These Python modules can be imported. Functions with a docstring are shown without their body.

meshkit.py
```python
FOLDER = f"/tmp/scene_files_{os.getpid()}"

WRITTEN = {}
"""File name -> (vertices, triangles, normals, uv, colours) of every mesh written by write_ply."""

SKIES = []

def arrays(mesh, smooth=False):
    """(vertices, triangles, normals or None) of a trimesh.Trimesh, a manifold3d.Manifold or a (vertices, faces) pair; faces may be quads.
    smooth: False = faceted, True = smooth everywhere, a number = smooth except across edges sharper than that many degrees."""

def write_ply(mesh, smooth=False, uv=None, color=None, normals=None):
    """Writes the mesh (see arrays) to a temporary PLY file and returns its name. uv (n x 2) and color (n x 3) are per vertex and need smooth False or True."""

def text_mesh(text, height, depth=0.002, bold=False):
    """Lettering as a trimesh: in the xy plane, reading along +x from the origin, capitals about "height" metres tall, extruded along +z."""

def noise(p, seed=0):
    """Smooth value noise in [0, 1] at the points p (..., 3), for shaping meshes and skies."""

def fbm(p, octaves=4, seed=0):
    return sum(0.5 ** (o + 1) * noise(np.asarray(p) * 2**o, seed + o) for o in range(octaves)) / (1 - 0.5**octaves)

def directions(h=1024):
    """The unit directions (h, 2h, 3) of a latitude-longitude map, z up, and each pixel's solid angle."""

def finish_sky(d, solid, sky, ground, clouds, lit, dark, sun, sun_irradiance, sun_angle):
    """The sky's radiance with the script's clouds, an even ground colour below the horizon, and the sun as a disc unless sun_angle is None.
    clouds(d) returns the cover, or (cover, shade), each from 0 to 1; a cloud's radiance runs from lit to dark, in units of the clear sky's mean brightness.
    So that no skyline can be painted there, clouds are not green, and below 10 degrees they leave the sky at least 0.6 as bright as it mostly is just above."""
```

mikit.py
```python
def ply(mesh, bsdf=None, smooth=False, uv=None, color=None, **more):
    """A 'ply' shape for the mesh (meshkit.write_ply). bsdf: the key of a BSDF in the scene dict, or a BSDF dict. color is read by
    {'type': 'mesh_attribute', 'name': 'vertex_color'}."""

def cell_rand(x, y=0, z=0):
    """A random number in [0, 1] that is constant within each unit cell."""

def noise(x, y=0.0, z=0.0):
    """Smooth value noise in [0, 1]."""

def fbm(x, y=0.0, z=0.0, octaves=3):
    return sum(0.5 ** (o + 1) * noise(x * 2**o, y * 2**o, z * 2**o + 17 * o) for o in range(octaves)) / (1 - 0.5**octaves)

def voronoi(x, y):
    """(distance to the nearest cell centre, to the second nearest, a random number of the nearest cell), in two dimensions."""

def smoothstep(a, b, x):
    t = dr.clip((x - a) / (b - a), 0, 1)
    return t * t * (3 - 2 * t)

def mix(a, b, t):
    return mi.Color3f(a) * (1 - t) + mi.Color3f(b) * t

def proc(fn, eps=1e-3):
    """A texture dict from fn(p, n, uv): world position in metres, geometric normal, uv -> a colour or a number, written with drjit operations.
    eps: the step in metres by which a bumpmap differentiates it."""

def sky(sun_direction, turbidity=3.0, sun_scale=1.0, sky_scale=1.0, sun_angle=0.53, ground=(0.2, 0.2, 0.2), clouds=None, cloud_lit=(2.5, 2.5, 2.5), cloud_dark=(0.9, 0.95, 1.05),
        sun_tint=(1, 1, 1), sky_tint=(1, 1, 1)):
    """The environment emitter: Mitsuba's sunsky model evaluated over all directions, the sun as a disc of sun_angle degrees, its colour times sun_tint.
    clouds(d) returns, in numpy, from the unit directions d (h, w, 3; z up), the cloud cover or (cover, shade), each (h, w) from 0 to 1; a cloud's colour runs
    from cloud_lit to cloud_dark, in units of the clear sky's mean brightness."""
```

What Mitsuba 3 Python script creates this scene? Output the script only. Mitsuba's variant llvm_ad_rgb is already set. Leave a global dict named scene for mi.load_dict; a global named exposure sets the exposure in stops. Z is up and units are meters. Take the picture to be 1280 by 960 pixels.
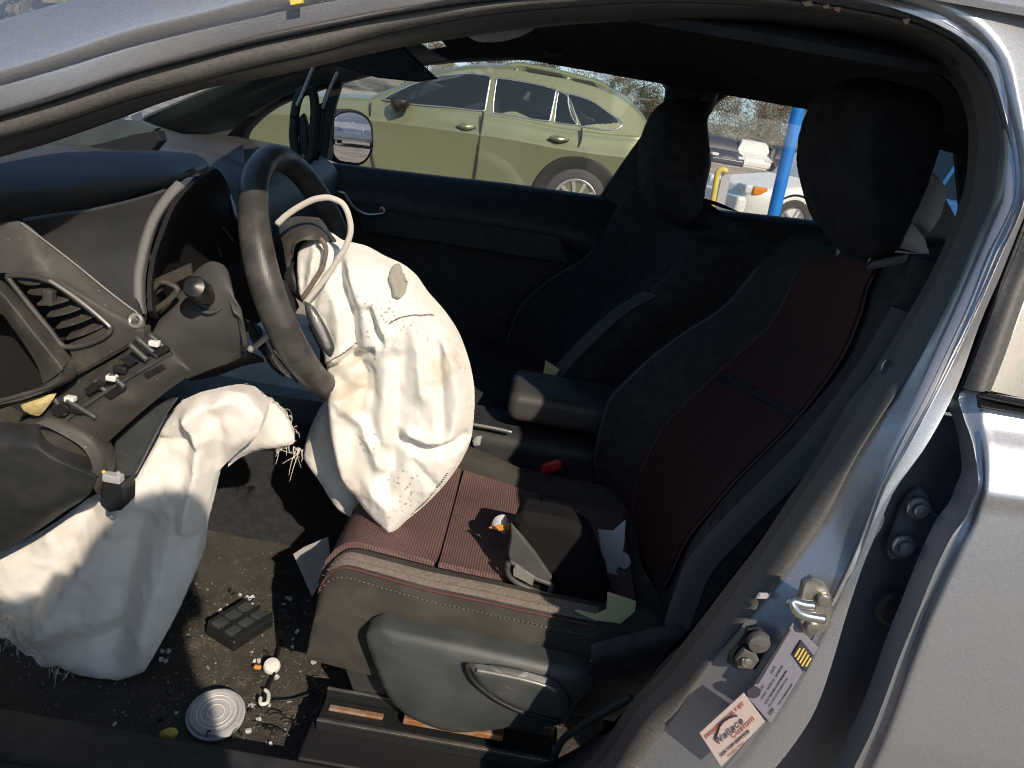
import math, random
import numpy as np, trimesh, shapely, manifold3d as m3
import mitsuba as mi, drjit as dr
import mikit, meshkit
from mikit import proc, noise, fbm, smoothstep, mix, cell_rand, voronoi
from scipy.spatial import Delaunay
from scipy.interpolate import PchipInterpolator
from shapely.geometry import Polygon, Point
T = mi.ScalarTransform4f

# ------------------------------------------------------------------ camera, sky, exposure
scene, labels = {}, {}
scene['camera'] = {'type': 'perspective', 'fov': 66.9964, 'fov_axis': 'x', 'near_clip': 0.02, 'far_clip': 900.0,
    'to_world': T().look_at(origin=[0.0, -0.6, 1.23], target=[0.0, 0.33969, 0.88798], up=[-0.17365, 0.33682, 0.92542])}
SUN = (0.53, -1.0, 0.80)
scene['sky'] = mikit.sky(SUN, turbidity=3, sun_tint=(.93, .99, 1.13), sky_scale=1.15)
exposure = 1.75
rng = np.random.default_rng(5)
random.seed(5)

# ------------------------------------------------------------------ materials
def mat(key, d):
    scene[key] = d if d['type'] in ('thindielectric', 'twosided', 'dielectric') else {'type': 'twosided', 'bsdf': d}
def rgb(*c): return {'type': 'rgb', 'value': list(c)}
def pr(c, rough=.5, metal=0., spec=.5, **k):
    return {'type': 'principled', 'base_color': rgb(*c) if isinstance(c, tuple) else c, 'roughness': rough, 'metallic': metal, 'specular': spec, **k}
def bump(b, fn, scale, eps=5e-4): return {'type': 'bumpmap', 'arbitrary': proc(fn, eps), 'scale': scale, 'bsdf': b}
def mottled(a, b, s, lo=.35, hi=.65): return proc(lambda p, n, uv: mix(a, b, smoothstep(lo, hi, fbm(p.x * s, p.y * s, p.z * s))))

def dusty_silver(p, n, uv):
    fl = cell_rand(p.x * 800, p.y * 800, p.z * 800)
    c = mix((.37, .385, .425), (.45, .465, .51), fl * fl)
    return mix(c, (.42, .40, .37), .3 * smoothstep(.5, .8, fbm(p.x * 14, p.y * 14, p.z * 14)))
mat('m_silver', pr(proc(dusty_silver), .29, .68, .6, clearcoat=.5, clearcoat_gloss=.9))
mat('m_silver_far', pr((.5, .51, .53), .35, .5, .5))
mat('m_rubber', pr(mottled((.078, .076, .073), (.10, .097, .092), 420), .6))
mat('m_black', pr((.012, .012, .013), .6))
mat('m_headliner', pr(mottled((.02, .023, .027), (.027, .03, .034), 40), .9, 0, .2))
mat('m_trim', pr(mottled((.026, .028, .03), (.035, .036, .038), 50), .55, 0, .4))
def grain(p, n, uv): return noise(p.x * 700, p.y * 700, p.z * 700)
def dashy(p, n, uv):
    c = mix((.05, .047, .043), (.07, .066, .06), smoothstep(.35, .65, fbm(p.x * 22, p.y * 22, p.z * 22)))
    c = mix(c, (.16, .15, .13), .5 * smoothstep(.55, .8, fbm(p.x * 55, p.y * 55, p.z * 55)) * noise(p.x * 900, p.y * 900, p.z * 900))
    return mix(c, (.30, .28, .25), .8 * smoothstep(.90, .95, noise(p.x * 300, p.y * 300, p.z * 300)) * smoothstep(.5, .7, noise(p.x * 30, p.y * 30, p.z * 30)))
mat('m_dash', bump(pr(proc(dashy), .55, 0, .45), grain, .00012))
mat('m_dash_soft', bump(pr(mottled((.042, .044, .047), (.056, .056, .056), 16), .5, 0, .45), grain, .00015))
mat('m_column', pr(mottled((.068, .068, .069), (.084, .083, .081), 22), .5, 0, .4))
def scuffed(p, n, uv):
    c = mix((.046, .052, .054), (.066, .071, .07), smoothstep(.3, .7, fbm(p.x * 30, p.y * 30, p.z * 30)))
    a = smoothstep(.80, .93, noise(p.x * 40 + p.z * 30, p.y * 30, p.z * 420 + p.x * 90)) * smoothstep(.45, .7, fbm(p.x * 18, p.y * 18, p.z * 18 + 4))
    return mix(c, (.2, .2, .19), .55 * a)
mat('m_plastic_grey', bump(pr(proc(scuffed), .45, 0, .5), grain, .0001))
mat('m_satin', pr((.30, .295, .285), .32, .3, .6))
mat('m_chrome', pr((.62, .62, .6), .2, .95))
mat('m_steel', pr(mottled((.30, .29, .26), (.42, .40, .36), 80), .35, .8))
mat('m_rust', pr(mottled((.28, .12, .05), (.32, .22, .15), 70), .6, .2))
def leather(p, n, uv): return voronoi(p.x * 450 + p.y * 200, p.z * 450)[0]
mat('m_leather', bump(pr(mottled((.045, .043, .042), (.072, .068, .064), 40), .40, 0, .5), leather, .00025))
def weave(p, n, uv): return .5 * dr.sin(p.x * 3100) * dr.sin(p.y * 3100) + .5 * dr.sin(p.z * 3100)
mat('m_fabric', bump(pr(mottled((.05, .047, .042), (.066, .061, .054), 35), .9, 0, .2, sheen=.3), weave, .0003))
mat('m_fabric_tan', bump(pr(mottled((.165, .138, .12), (.20, .17, .148), 260), .9, 0, .2, sheen=.3), weave, .0003))
mat('m_fabric_dark', bump(pr(mottled((.028, .03, .034), (.038, .04, .044), 60), .9, 0, .2, sheen=.2), weave, .0003))
mat('m_teal_cast', pr(mottled((.05, .066, .072), (.062, .08, .084), 30), .6, 0, .4))  # teal cast of light through the windscreen is put into this colour
mat('m_stripe', pr((.075, .078, .088), .8, 0, .25, sheen=.3))
def ribs(p, n, uv):
    a = dr.sin(p.x * 1550 + .6 * noise(p.x * 60, p.y * 60))
    b = dr.sin(p.y * 1500)
    return mix((.09, .06, .057), (.21, .122, .115), smoothstep(-.5, .9, a + .45 * b)) * (.85 + .3 * fbm(p.x * 30, p.y * 30, p.z * 30))
mat('m_ribs', bump(pr(proc(ribs), .85, 0, .2, sheen=.4), lambda p, n, uv: dr.sin(p.x * 1550), .0004))
def ribs2(p, n, uv):
    a = dr.sin(p.y * 1000) + .5 * dr.sin(p.z * 1400)
    return mix((.024, .012, .013), (.07, .029, .032), smoothstep(-.3, .9, a))
mat('m_ribs_back', pr(proc(ribs2), .85, 0, .2, sheen=.4))
mat('m_red_thread', pr((.10, .045, .038), .8))
def stainy(p, n, uv):
    c = mix((.80, .785, .745), (.68, .64, .57), smoothstep(.58, .78, fbm(p.x * 9, p.y * 9 + 3, p.z * 9)))
    d = dr.sqrt(dr.square((p.x + .225) / .03) + dr.square((p.z - .80) / .05))
    c = mix(c, (.50, .40, .26), .6 * smoothstep(1.2, .2, d + 1.1 * (fbm(p.x * 60, p.y * 60, p.z * 60) - .5)))
    d2 = dr.sqrt(dr.square((p.x + .10) / .022) + dr.square((p.z - .855) / .035))
    c = mix(c, (.48, .39, .27), .5 * smoothstep(1.2, .2, d2 + 1.6 * (fbm(p.x * 80, p.y * 80, p.z * 80) - .5)))
    k = smoothstep(.70, .80, noise(p.x * 330, p.y * 330, p.z * 230)) * smoothstep(.56, .70, fbm(p.x * 15 + 4, p.y * 10, p.z * 15))
    return mix(c, (.20, .185, .16), .75 * k)
def cloth_bump(p, n, uv):
    w = noise(p.x * 12, p.y * 12, p.z * 12)
    return .8 * (1 - dr.abs(2 * fbm(p.x * 38 + 2 * w, p.y * 38, p.z * 26) - 1)) + .35 * (1 - dr.abs(2 * noise(p.x * 120, p.y * 120, p.z * 90) - 1)) * w + .1 * noise(p.x * 500, p.y * 500, p.z * 500)
mat('m_airbag', bump(pr(proc(stainy), .8, 0, .2, sheen=.2), cloth_bump, .0013, 2e-3))
def knee(p, n, uv):
    return mix((.80, .78, .74), (.62, .59, .55), smoothstep(.5, .75, fbm(p.x * 11, p.y * 11, p.z * 11)))
mat('m_kneebag', bump(pr(proc(knee), .8, 0, .2, sheen=.2), cloth_bump, .0022, 2e-3))
mat('m_thread', pr((.62, .58, .52), .9))
def carpet(p, n, uv):
    c = mix((.054, .051, .046), (.086, .08, .071), fbm(p.x * 60, p.y * 60))
    c = mix(c, (.17, .145, .11), .85 * smoothstep(.62, .8, fbm(p.x * 26, p.y * 26 + 9)) * smoothstep(.3, .7, noise(p.x * 420, p.y * 420)))
    return mix(c, (.32, .28, .22), smoothstep(.90, .95, noise(p.x * 330, p.y * 330 + 5)))
mat('m_carpet', bump(pr(proc(carpet), .95, 0, .1), lambda p, n, uv: fbm(p.x * 330, p.y * 330), .004))
mat('m_gravel', pr(mottled((.1, .088, .07), (.3, .265, .215), 300), .9))
mat('m_white_plastic', pr((.75, .74, .7), .35))
mat('m_paper', pr((.62, .62, .64), .8))
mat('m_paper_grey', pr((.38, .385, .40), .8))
mat('m_patch', pr((.34, .325, .28), .8))
mat('m_cloth_shaded', bump(pr((.011, .011, .012), .85, 0, .2), weave, .0003))  # extra dark: the shadow on the pouch is put into the cloth colour
mat('m_paper_yellow', pr((.55, .57, .33), .8))
mat('m_orange', pr((.65, .3, .06), .6))
mat('m_red', pr((.55, .03, .03), .4))
mat('m_yellow', pr((.6, .48, .1), .5))
mat('m_foam', pr(mottled((.62, .53, .26), (.45, .36, .16), 80), .9))
mat('m_connector', pr((.016, .017, .018), .38, 0, .6))
mat('m_blue_print', pr((.02, .05, .12), .5))
mat("m_skin", pr((.45, .28, .2), .5))
mat('m_glass', {'type': 'thindielectric', 'int_ior': 1.5})
mat('m_mirror', {'type': 'conductor', 'material': 'Ag'})
mat('m_lens', pr((.012, .012, .013), .12, 0, .6))
mat('m_dust_glass', pr((.045, .046, .047), .3, 0, .6))
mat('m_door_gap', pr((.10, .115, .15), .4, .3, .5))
mat('m_sticker_pink', pr((.45, .37, .36), .5))
mat('m_sticker', pr((.20, .195, .24), .45))
mat('m_ink', pr((.04, .035, .05), .6))
mat('m_ink_red', pr((.3, .07, .06), .6))
# outside
mat('m_ground', bump(pr(mottled((.16, .145, .12), (.26, .235, .195), 3), .95), lambda p, n, uv: fbm(p.x * 20, p.y * 20), .02, 4e-3))
mat('m_green', pr((.21, .235, .135), .27, .48, .5, clearcoat=.6))
mat('m_green_dark', pr((.018, .019, .016), .5))
mat('m_car_white', pr((.66, .67, .62), .35, 0, .5, clearcoat=.5))
mat('m_car_blue', pr((.16, .42, .68), .3, .2, .5, clearcoat=.5))
mat('m_car_dark', pr((.05, .055, .07), .3, .2, .5, clearcoat=.5))
mat('m_car_red', pr((.3, .05, .04), .3, .2, .5))
mat('m_window', pr((.014, .02, .023), .06, 0, .6))
mat('m_tyre', pr((.06, .06, .058), .85))
mat('m_rim', pr((.5, .5, .5), .3, .6))
mat('m_pole', pr((.01, .17, .55), .45))
mat('m_tail', pr((.5, .1, .05), .25))
mat('m_amber', pr((.55, .2, .03), .25))
mat('m_lamp', pr((.55, .57, .58), .2))
mat('m_hill', pr(mottled((.115, .12, .10), (.15, .15, .125), .6), .95))
mat('m_bark_dark', pr((.03, .024, .018), .9))
mat('m_bark', pr((.14, .11, .085), .9))
mat('m_leaf', {'type': 'twosided', 'bsdf': {'type': 'diffuse', 'reflectance': mottled((.17, .145, .095), (.25, .215, .15), 1.5)}})
mat('m_leaf2', {'type': 'twosided', 'bsdf': {'type': 'diffuse', 'reflectance': mottled((.09, .088, .06), (.14, .13, .09), 1.5)}})

# ------------------------------------------------------------------ registering
def add(key, mesh, m, smooth=35, label=None, cat=None, group=None, kind=None):
    base, k = key, 0
    while key in scene:
        k += 1; key = f'{base}_{k:03d}'
    scene[key] = mikit.ply(mesh, m, smooth=smooth)
    tag(key, label, cat, group, kind)
    return key
def tag(key, label=None, cat=None, group=None, kind=None):
    d = {k: v for k, v in (('label', label), ('category', cat), ('group', group), ('kind', kind)) if v}
    if d: labels.setdefault(key, {}).update(d)

# ------------------------------------------------------------------ mesh helpers
def A(x): return np.asarray(x, float)
def cat(*ms):
    out = []
    for m in ms: out += list(m) if isinstance(m, (list, tuple)) else [m]
    return trimesh.util.concatenate(out)
def res(pts, n, curved=True):
    p = A(pts); d = np.r_[0, np.cumsum(np.linalg.norm(np.diff(p, axis=0), axis=1))]
    keep = np.r_[True, np.diff(d) > 1e-9]; p, d = p[keep], d[keep]
    t = np.linspace(0, d[-1], n)
    if curved and len(p) > 2: return PchipInterpolator(d, p)(t)
    return np.stack([np.interp(t, d, p[:, k]) for k in range(3)], 1)
def grid(G, wrap=False):
    G = A(G); a, b = G.shape[:2]
    i = np.arange(a * b).reshape(a, b)
    if wrap: i = np.c_[i, i[:, :1]]
    q = np.stack([i[:-1, :-1], i[1:, :-1], i[1:, 1:], i[:-1, 1:]], -1).reshape(-1, 4)
    return trimesh.Trimesh(G.reshape(-1, 3), np.vstack([q[:, [0, 1, 2]], q[:, [0, 2, 3]]]), process=False)
def loft(curves, n=50, m=1, across=False, curved=True):
    """Surface through curves; m steps between neighbours; across = smooth blending between them."""
    R = np.stack([res(c, n, curved) for c in curves])
    k = len(R); t = np.linspace(0, k - 1, (k - 1) * m + 1)
    if across and k > 2: return PchipInterpolator(np.arange(k), R, axis=0)(t)
    i = np.clip(t.astype(int), 0, k - 2); f = (t - i)[:, None, None]
    return R[i] * (1 - f) + R[i + 1] * f
def solid(G, t):
    """Thick sheet: the grid G and its offset by t along -normal, joined round the rim."""
    G = A(G); du = np.gradient(G, axis=0); dv = np.gradient(G, axis=1)
    n = np.cross(du, dv); n /= np.linalg.norm(n, axis=-1, keepdims=True) + 1e-12
    B = G - n * t
    rim = lambda H: np.concatenate([H[0, :-1], H[:-1, -1], H[-1, :0:-1], H[:0:-1, 0]])
    r1, r2 = rim(G), rim(B)
    side = grid(np.stack([np.r_[r1, r1[:1]], np.r_[r2, r2[:1]]]))
    return cat(grid(G), grid(B), side)
def tube(pts, r, n=10, k=None, flat=1.0):
    p = res(pts, k or max(12, 4 * len(pts)))
    r = np.broadcast_to(np.interp(np.linspace(0, 1, len(p)), np.linspace(0, 1, np.size(r)), np.atleast_1d(r)), len(p))
    t = np.gradient(p, axis=0); t /= np.linalg.norm(t, axis=1, keepdims=True) + 1e-12
    a = A([0, 0, 1]) if abs(t[0, 2]) < .9 else A([0, 1, 0]); rows = []
    for i in range(len(p)):
        a = a - t[i] * (a @ t[i]); a /= np.linalg.norm(a); b = np.cross(t[i], a)
        th = np.linspace(0, 2 * np.pi, n, endpoint=False)[:, None]
        rows.append(p[i] + r[i] * (np.cos(th) * a * flat + np.sin(th) * b))
    rows = [np.repeat(p[:1], n, 0)] + rows + [np.repeat(p[-1:], n, 0)]
    return grid(np.stack(rows), wrap=True)
def strap(pts, w, t=.0015, side=(0, 1, 0), k=30):
    p = res(pts, k); s = A(side) / np.linalg.norm(side)
    tg = np.gradient(p, axis=0); n = np.cross(tg, s); n /= np.linalg.norm(n, axis=1, keepdims=True)
    c = [p + s * w / 2 + n * t / 2, p - s * w / 2 + n * t / 2, p - s * w / 2 - n * t / 2, p + s * w / 2 - n * t / 2]
    G = np.stack(c, 1); G = np.concatenate([np.repeat(G[:1].mean(1, keepdims=True), 4, 1), G, np.repeat(G[-1:].mean(1, keepdims=True), 4, 1)])
    return grid(G, wrap=True)
def xf(mesh, m):
    mesh = mesh.copy(); mesh.apply_transform(m); return mesh
def frame(o, x, y):
    """4x4 with origin o, first axis x, second axis near y."""
    x = A(x) / np.linalg.norm(x); z = np.cross(x, A(y)); z /= np.linalg.norm(z); y = np.cross(z, x)
    M = np.eye(4); M[:3, 0], M[:3, 1], M[:3, 2], M[:3, 3] = x, y, z, o
    return M
def move(mesh, o): return xf(mesh, trimesh.transformations.translation_matrix(o))
def hull_spheres(c, r, seg=12):
    m = m3.Manifold.batch_hull([m3.Manifold.sphere(r, seg).translate(list(map(float, q))) for q in c]).to_mesh()
    return trimesh.Trimesh(m.vert_properties[:, :3], m.tri_verts, process=False)
def rbox(size, r=.004, seg=12, at=None):
    s = A(size) / 2 - r
    b = hull_spheres([(x * s[0], y * s[1], z * s[2]) for x in (-1, 1) for y in (-1, 1) for z in (-1, 1)], r, seg)
    return b if at is None else move(b, at)
def box_to(p0, p1, r=.004):
    p0, p1 = A(p0), A(p1); return rbox(np.abs(p1 - p0), min(r, np.abs(p1 - p0).min() * .45), at=(p0 + p1) / 2)
def cyl(p0, p1, r, n=20, r2=None):
    p0, p1 = A(p0), A(p1); r2 = r if r2 is None else r2; e = min(.15 * r, .003)
    d = (p1 - p0) / np.linalg.norm(p1 - p0)
    return lathe([(0, 0), (r - e, 0), (r, e), (r2, np.linalg.norm(p1 - p0) - e), (r2 - e, np.linalg.norm(p1 - p0)), (0, np.linalg.norm(p1 - p0))], p0, d, n)
def lathe(prof, o, d, n=24):
    d = A(d) / np.linalg.norm(d); a = np.cross(d, [0, 0, 1.] if abs(d[2]) < .9 else [1., 0, 0]); a /= np.linalg.norm(a); b = np.cross(d, a)
    th = np.linspace(0, 2 * np.pi, n, endpoint=False)[:, None]
    return grid(np.stack([A(o) + d * h + r * (np.cos(th) * a + np.sin(th) * b) for r, h in prof]), wrap=True)
def plate(pts, t=.006, bevel=.002, toward=(0, -1, .3)):
    """Flat-ish slab with the outline pts (3-D, may warp a little), front rim chamfered, thickness t away from 'toward'."""
    p = A(pts); c = p.mean(0); n = np.linalg.svd(p - c)[2][2]
    if n @ A(toward) < 0: n = -n
    M = np.linalg.inv(frame(c, np.cross(A([.3, .1, 1.]), n), np.cross(n, np.cross(A([.3, .1, 1.]), n))))
    q = p @ M[:3, :3].T + M[:3, 3]
    poly = Polygon(q[:, :2])
    if not poly.exterior.is_ccw: q = q[::-1]; p = p[::-1]; poly = Polygon(q[:, :2])
    cc = q[:, :2]; e1 = cc - np.roll(cc, 1, 0); e2 = np.roll(cc, -1, 0) - cc
    e1 /= np.linalg.norm(e1, axis=1, keepdims=True) + 1e-12; e2 /= np.linalg.norm(e2, axis=1, keepdims=True) + 1e-12
    nin = np.stack([-(e1 + e2)[:, 1], (e1 + e2)[:, 0]], 1); nin /= np.linalg.norm(nin, axis=1, keepdims=True) + 1e-9
    ins = cc + nin * bevel
    Mi = np.linalg.inv(M); up = lambda xy, z: np.c_[xy, z] @ Mi[:3, :3].T + Mi[:3, 3]
    front, mid, back = up(ins, q[:, 2]), up(cc, q[:, 2] - bevel), up(cc, q[:, 2] - t)
    if not Polygon(ins).is_valid: front = up(cc, q[:, 2])
    N = len(p)
    v2, fc = trimesh.creation.triangulate_polygon(Polygon(cc), engine='earcut')
    idx = np.array([np.argmin(((cc - w) ** 2).sum(1)) for w in v2]); fc = idx[np.asarray(fc)]
    a = (cc[fc[:, 1]] - cc[fc[:, 0]]); b = (cc[fc[:, 2]] - cc[fc[:, 0]]); fl = a[:, 0] * b[:, 1] - a[:, 1] * b[:, 0] < 0
    fc[fl] = fc[fl][:, ::-1]
    i = np.arange(N); j = (i + 1) % N; F = [fc, fc[:, ::-1] + 2 * N]
    for o in (0, N):
        F += [np.stack([i + o, i + o + N, j + o + N], 1), np.stack([i + o, j + o + N, j + o], 1)]
    return trimesh.Trimesh(np.vstack([front, mid, back]), np.vstack(F), process=False)
def closed_curve(pts, n):
    p = A(pts); p = np.vstack([p[-2:], p, p[:3]]); d = np.r_[0, np.cumsum(np.linalg.norm(np.diff(p, axis=0), axis=1) ** .5)]
    c = PchipInterpolator(d, p)
    return c(np.linspace(d[2], d[-3], n, endpoint=False))
def pillow(outline, front, back, w=.05, step=.008, disp=None, axis=1, n=140, curved=True, edge=.0):
    """Closed cushion over an outline drawn in the plane through its points' mean; bulges 'front' towards -axis and 'back' towards +axis."""
    o = A(outline); o = closed_curve(o, n) if curved else res(np.vstack([o, o[:1]]), n + 1, False)[:-1]
    a, b = [k for k in range(3) if k != axis]
    poly = Polygon(o[:, [a, b]]).buffer(0)
    if poly.geom_type != 'Polygon': poly = max(poly.geoms, key=lambda g: g.area)
    bd = np.array(poly.segmentize(step).exterior.coords)[:-1]
    x0, y0, x1, y1 = poly.bounds
    gx, gy = np.meshgrid(np.arange(x0, x1, step), np.arange(y0, y1, step * .87)); gx[1::2] += step / 2
    g = np.c_[gx.ravel(), gy.ravel()]
    pin = shapely.contains_xy(poly.buffer(-step * .6), g[:, 0], g[:, 1]); g = g[pin]
    P = np.vstack([bd, g]); tri = Delaunay(P).simplices
    cen = P[tri].mean(1); tri = tri[shapely.contains_xy(poly, cen[:, 0], cen[:, 1])]
    A_, B_, C_ = P[tri[:, 0]], P[tri[:, 1]], P[tri[:, 2]]
    ar = (B_ - A_)[:, 0] * (C_ - A_)[:, 1] - (B_ - A_)[:, 1] * (C_ - A_)[:, 0]
    tri = tri[np.abs(ar) > 1e-10]; fl = ar[np.abs(ar) > 1e-10] < 0; tri[fl] = tri[fl][:, ::-1]
    d = np.array(shapely.distance(shapely.points(P), poly.exterior)); d[:len(bd)] = 0
    prof = np.sqrt(np.clip(1 - (1 - np.clip(d / w, 0, 1)) ** 2, 0, 1))
    from scipy.spatial import cKDTree
    k = cKDTree(o[:, [a, b]]); dist, ix = k.query(P, 12); wt = 1 / (dist + 1e-3) ** 2; base = (o[:, axis][ix] * wt).sum(1) / wt.sum(1)
    f = base - edge - front * prof; bk = base + back * prof
    if disp is not None: f = f - disp(P[:, 0], P[:, 1]) * np.clip(d / .012, 0, 1)
    V = np.zeros((2 * len(P), 3)); V[:len(P), a], V[:len(P), b], V[:len(P), axis] = P[:, 0], P[:, 1], f
    V[len(P):, a], V[len(P):, b], V[len(P):, axis] = P[:, 0], P[:, 1], bk + 1e-3
    i = np.arange(len(bd)); j = (i + 1) % len(bd); N = len(P)
    return trimesh.Trimesh(V, np.vstack([tri, tri[:, ::-1] + N, np.stack([i, j, j + N], 1), np.stack([i, j + N, i + N], 1)]), process=False)
def drape(mesh, pts, off=.003):
    """The points moved in y onto the near face of the mesh, off in front of it."""
    v = mesh.vertices; n_ = len(v) // 2; v = v[:n_]; out = []
    for p in A(pts):
        i = np.argsort((v[:, 0] - p[0]) ** 2 + (v[:, 2] - p[2]) ** 2)[:4]; out.append((p[0], v[i, 1].min() - off, p[2]))
    return A(out)
def ridge(lines):
    """Height field from fold lines: (points (x, z), height, width)."""
    L_ = [(shapely.LineString([(p[0], p[2]) for p in pts]), h, w) for pts, h, w in lines]
    def f(x, z):
        q = shapely.points(np.c_[x, z]); s = np.zeros(len(x))
        for l, h, w in L_:
            d = np.array(shapely.distance(q, l)) / (1.7 * w)
            s += h * np.maximum(0, 1 - np.sqrt(d * d + .006)) ** 1.3
        return s
    return f

# ------------------------------------------------------------------ setting
gx, gy = np.meshgrid(np.r_[-300, -60, np.linspace(-20, 30, 60), 90, 300], np.r_[-120, -20, np.linspace(-4, 40, 60), 120, 400], indexing='ij')
gz = -.01 + .03 * (meshkit.fbm(np.stack([gx, gy, gx * 0], -1) * .6) - .5)
add('ground', grid(np.stack([gx, gy, gz], -1)), 'm_ground', True, 'dusty bare gravel of the car yard', kind='structure')

# ------------------------------------------------------------------ the silver car: door aperture, from the windscreen pillar over the roof rail and down the centre pillar
CAR = 'silver_car'
K6 = [(-.851,.115,.951),(-.717,.129,1.017),(-.603,.153,1.069),(-.538,.166,1.097),(-.495,.175,1.119),(-.453,.186,1.142),(-.41,.197,1.166),(-.366,.207,1.187),(-.306,.216,1.208),(-.246,.228,1.232),(-.186,.238,1.256),(-.124,.248,1.277),(-.063,.257,1.296),(.032,.268,1.32),(.128,.276,1.338),(.192,.28,1.347),(.241,.282,1.35),(.29,.283,1.352),(.332,.282,1.35),(.366,.278,1.341),(.396,.269,1.323),(.415,.259,1.301),(.425,.246,1.272),(.428,.227,1.231),(.42,.205,1.184),(.407,.185,1.141),(.388,.164,1.095),(.362,.138,1.038),(.339,.124,.994),(.323,.113,.941),(.304,.104,.889),(.286,.096,.838),(.266,.09,.79),(.241,.085,.725),(.221,.085,.666),(.197,.085,.616),(.176,.085,.542),(.141,.085,.472),(.058,.085,.394),(-.135,.085,.368),(-.332,.085,.374)]
K5 = [(-.822,.093,.974),(-.697,.111,1.037),(-.587,.134,1.087),(-.524,.146,1.114),(-.468,.158,1.14),(-.412,.172,1.169),(-.355,.183,1.194),(-.298,.194,1.219),(-.24,.205,1.242),(-.182,.217,1.268),(-.123,.227,1.29),(-.063,.236,1.309),(-.003,.243,1.324),(.059,.249,1.338),(.121,.254,1.348),(.184,.257,1.355),(.247,.258,1.358),(.296,.258,1.357),(.336,.256,1.353),(.37,.251,1.341),(.395,.241,1.321),(.41,.229,1.293),(.417,.215,1.264),(.418,.199,1.228),(.41,.178,1.184),(.397,.16,1.144),(.38,.14,1.1),(.36,.12,1.056),(.335,.099,1.003),(.318,.089,.954),(.3,.08,.905),(.282,.072,.856),(.264,.065,.809),(.24,.059,.747),(.22,.058,.691),(.197,.058,.643),(.178,.058,.572),(.142,.058,.492),(.058,.058,.411),(-.128,.058,.384),(-.319,.058,.39)]
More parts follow.
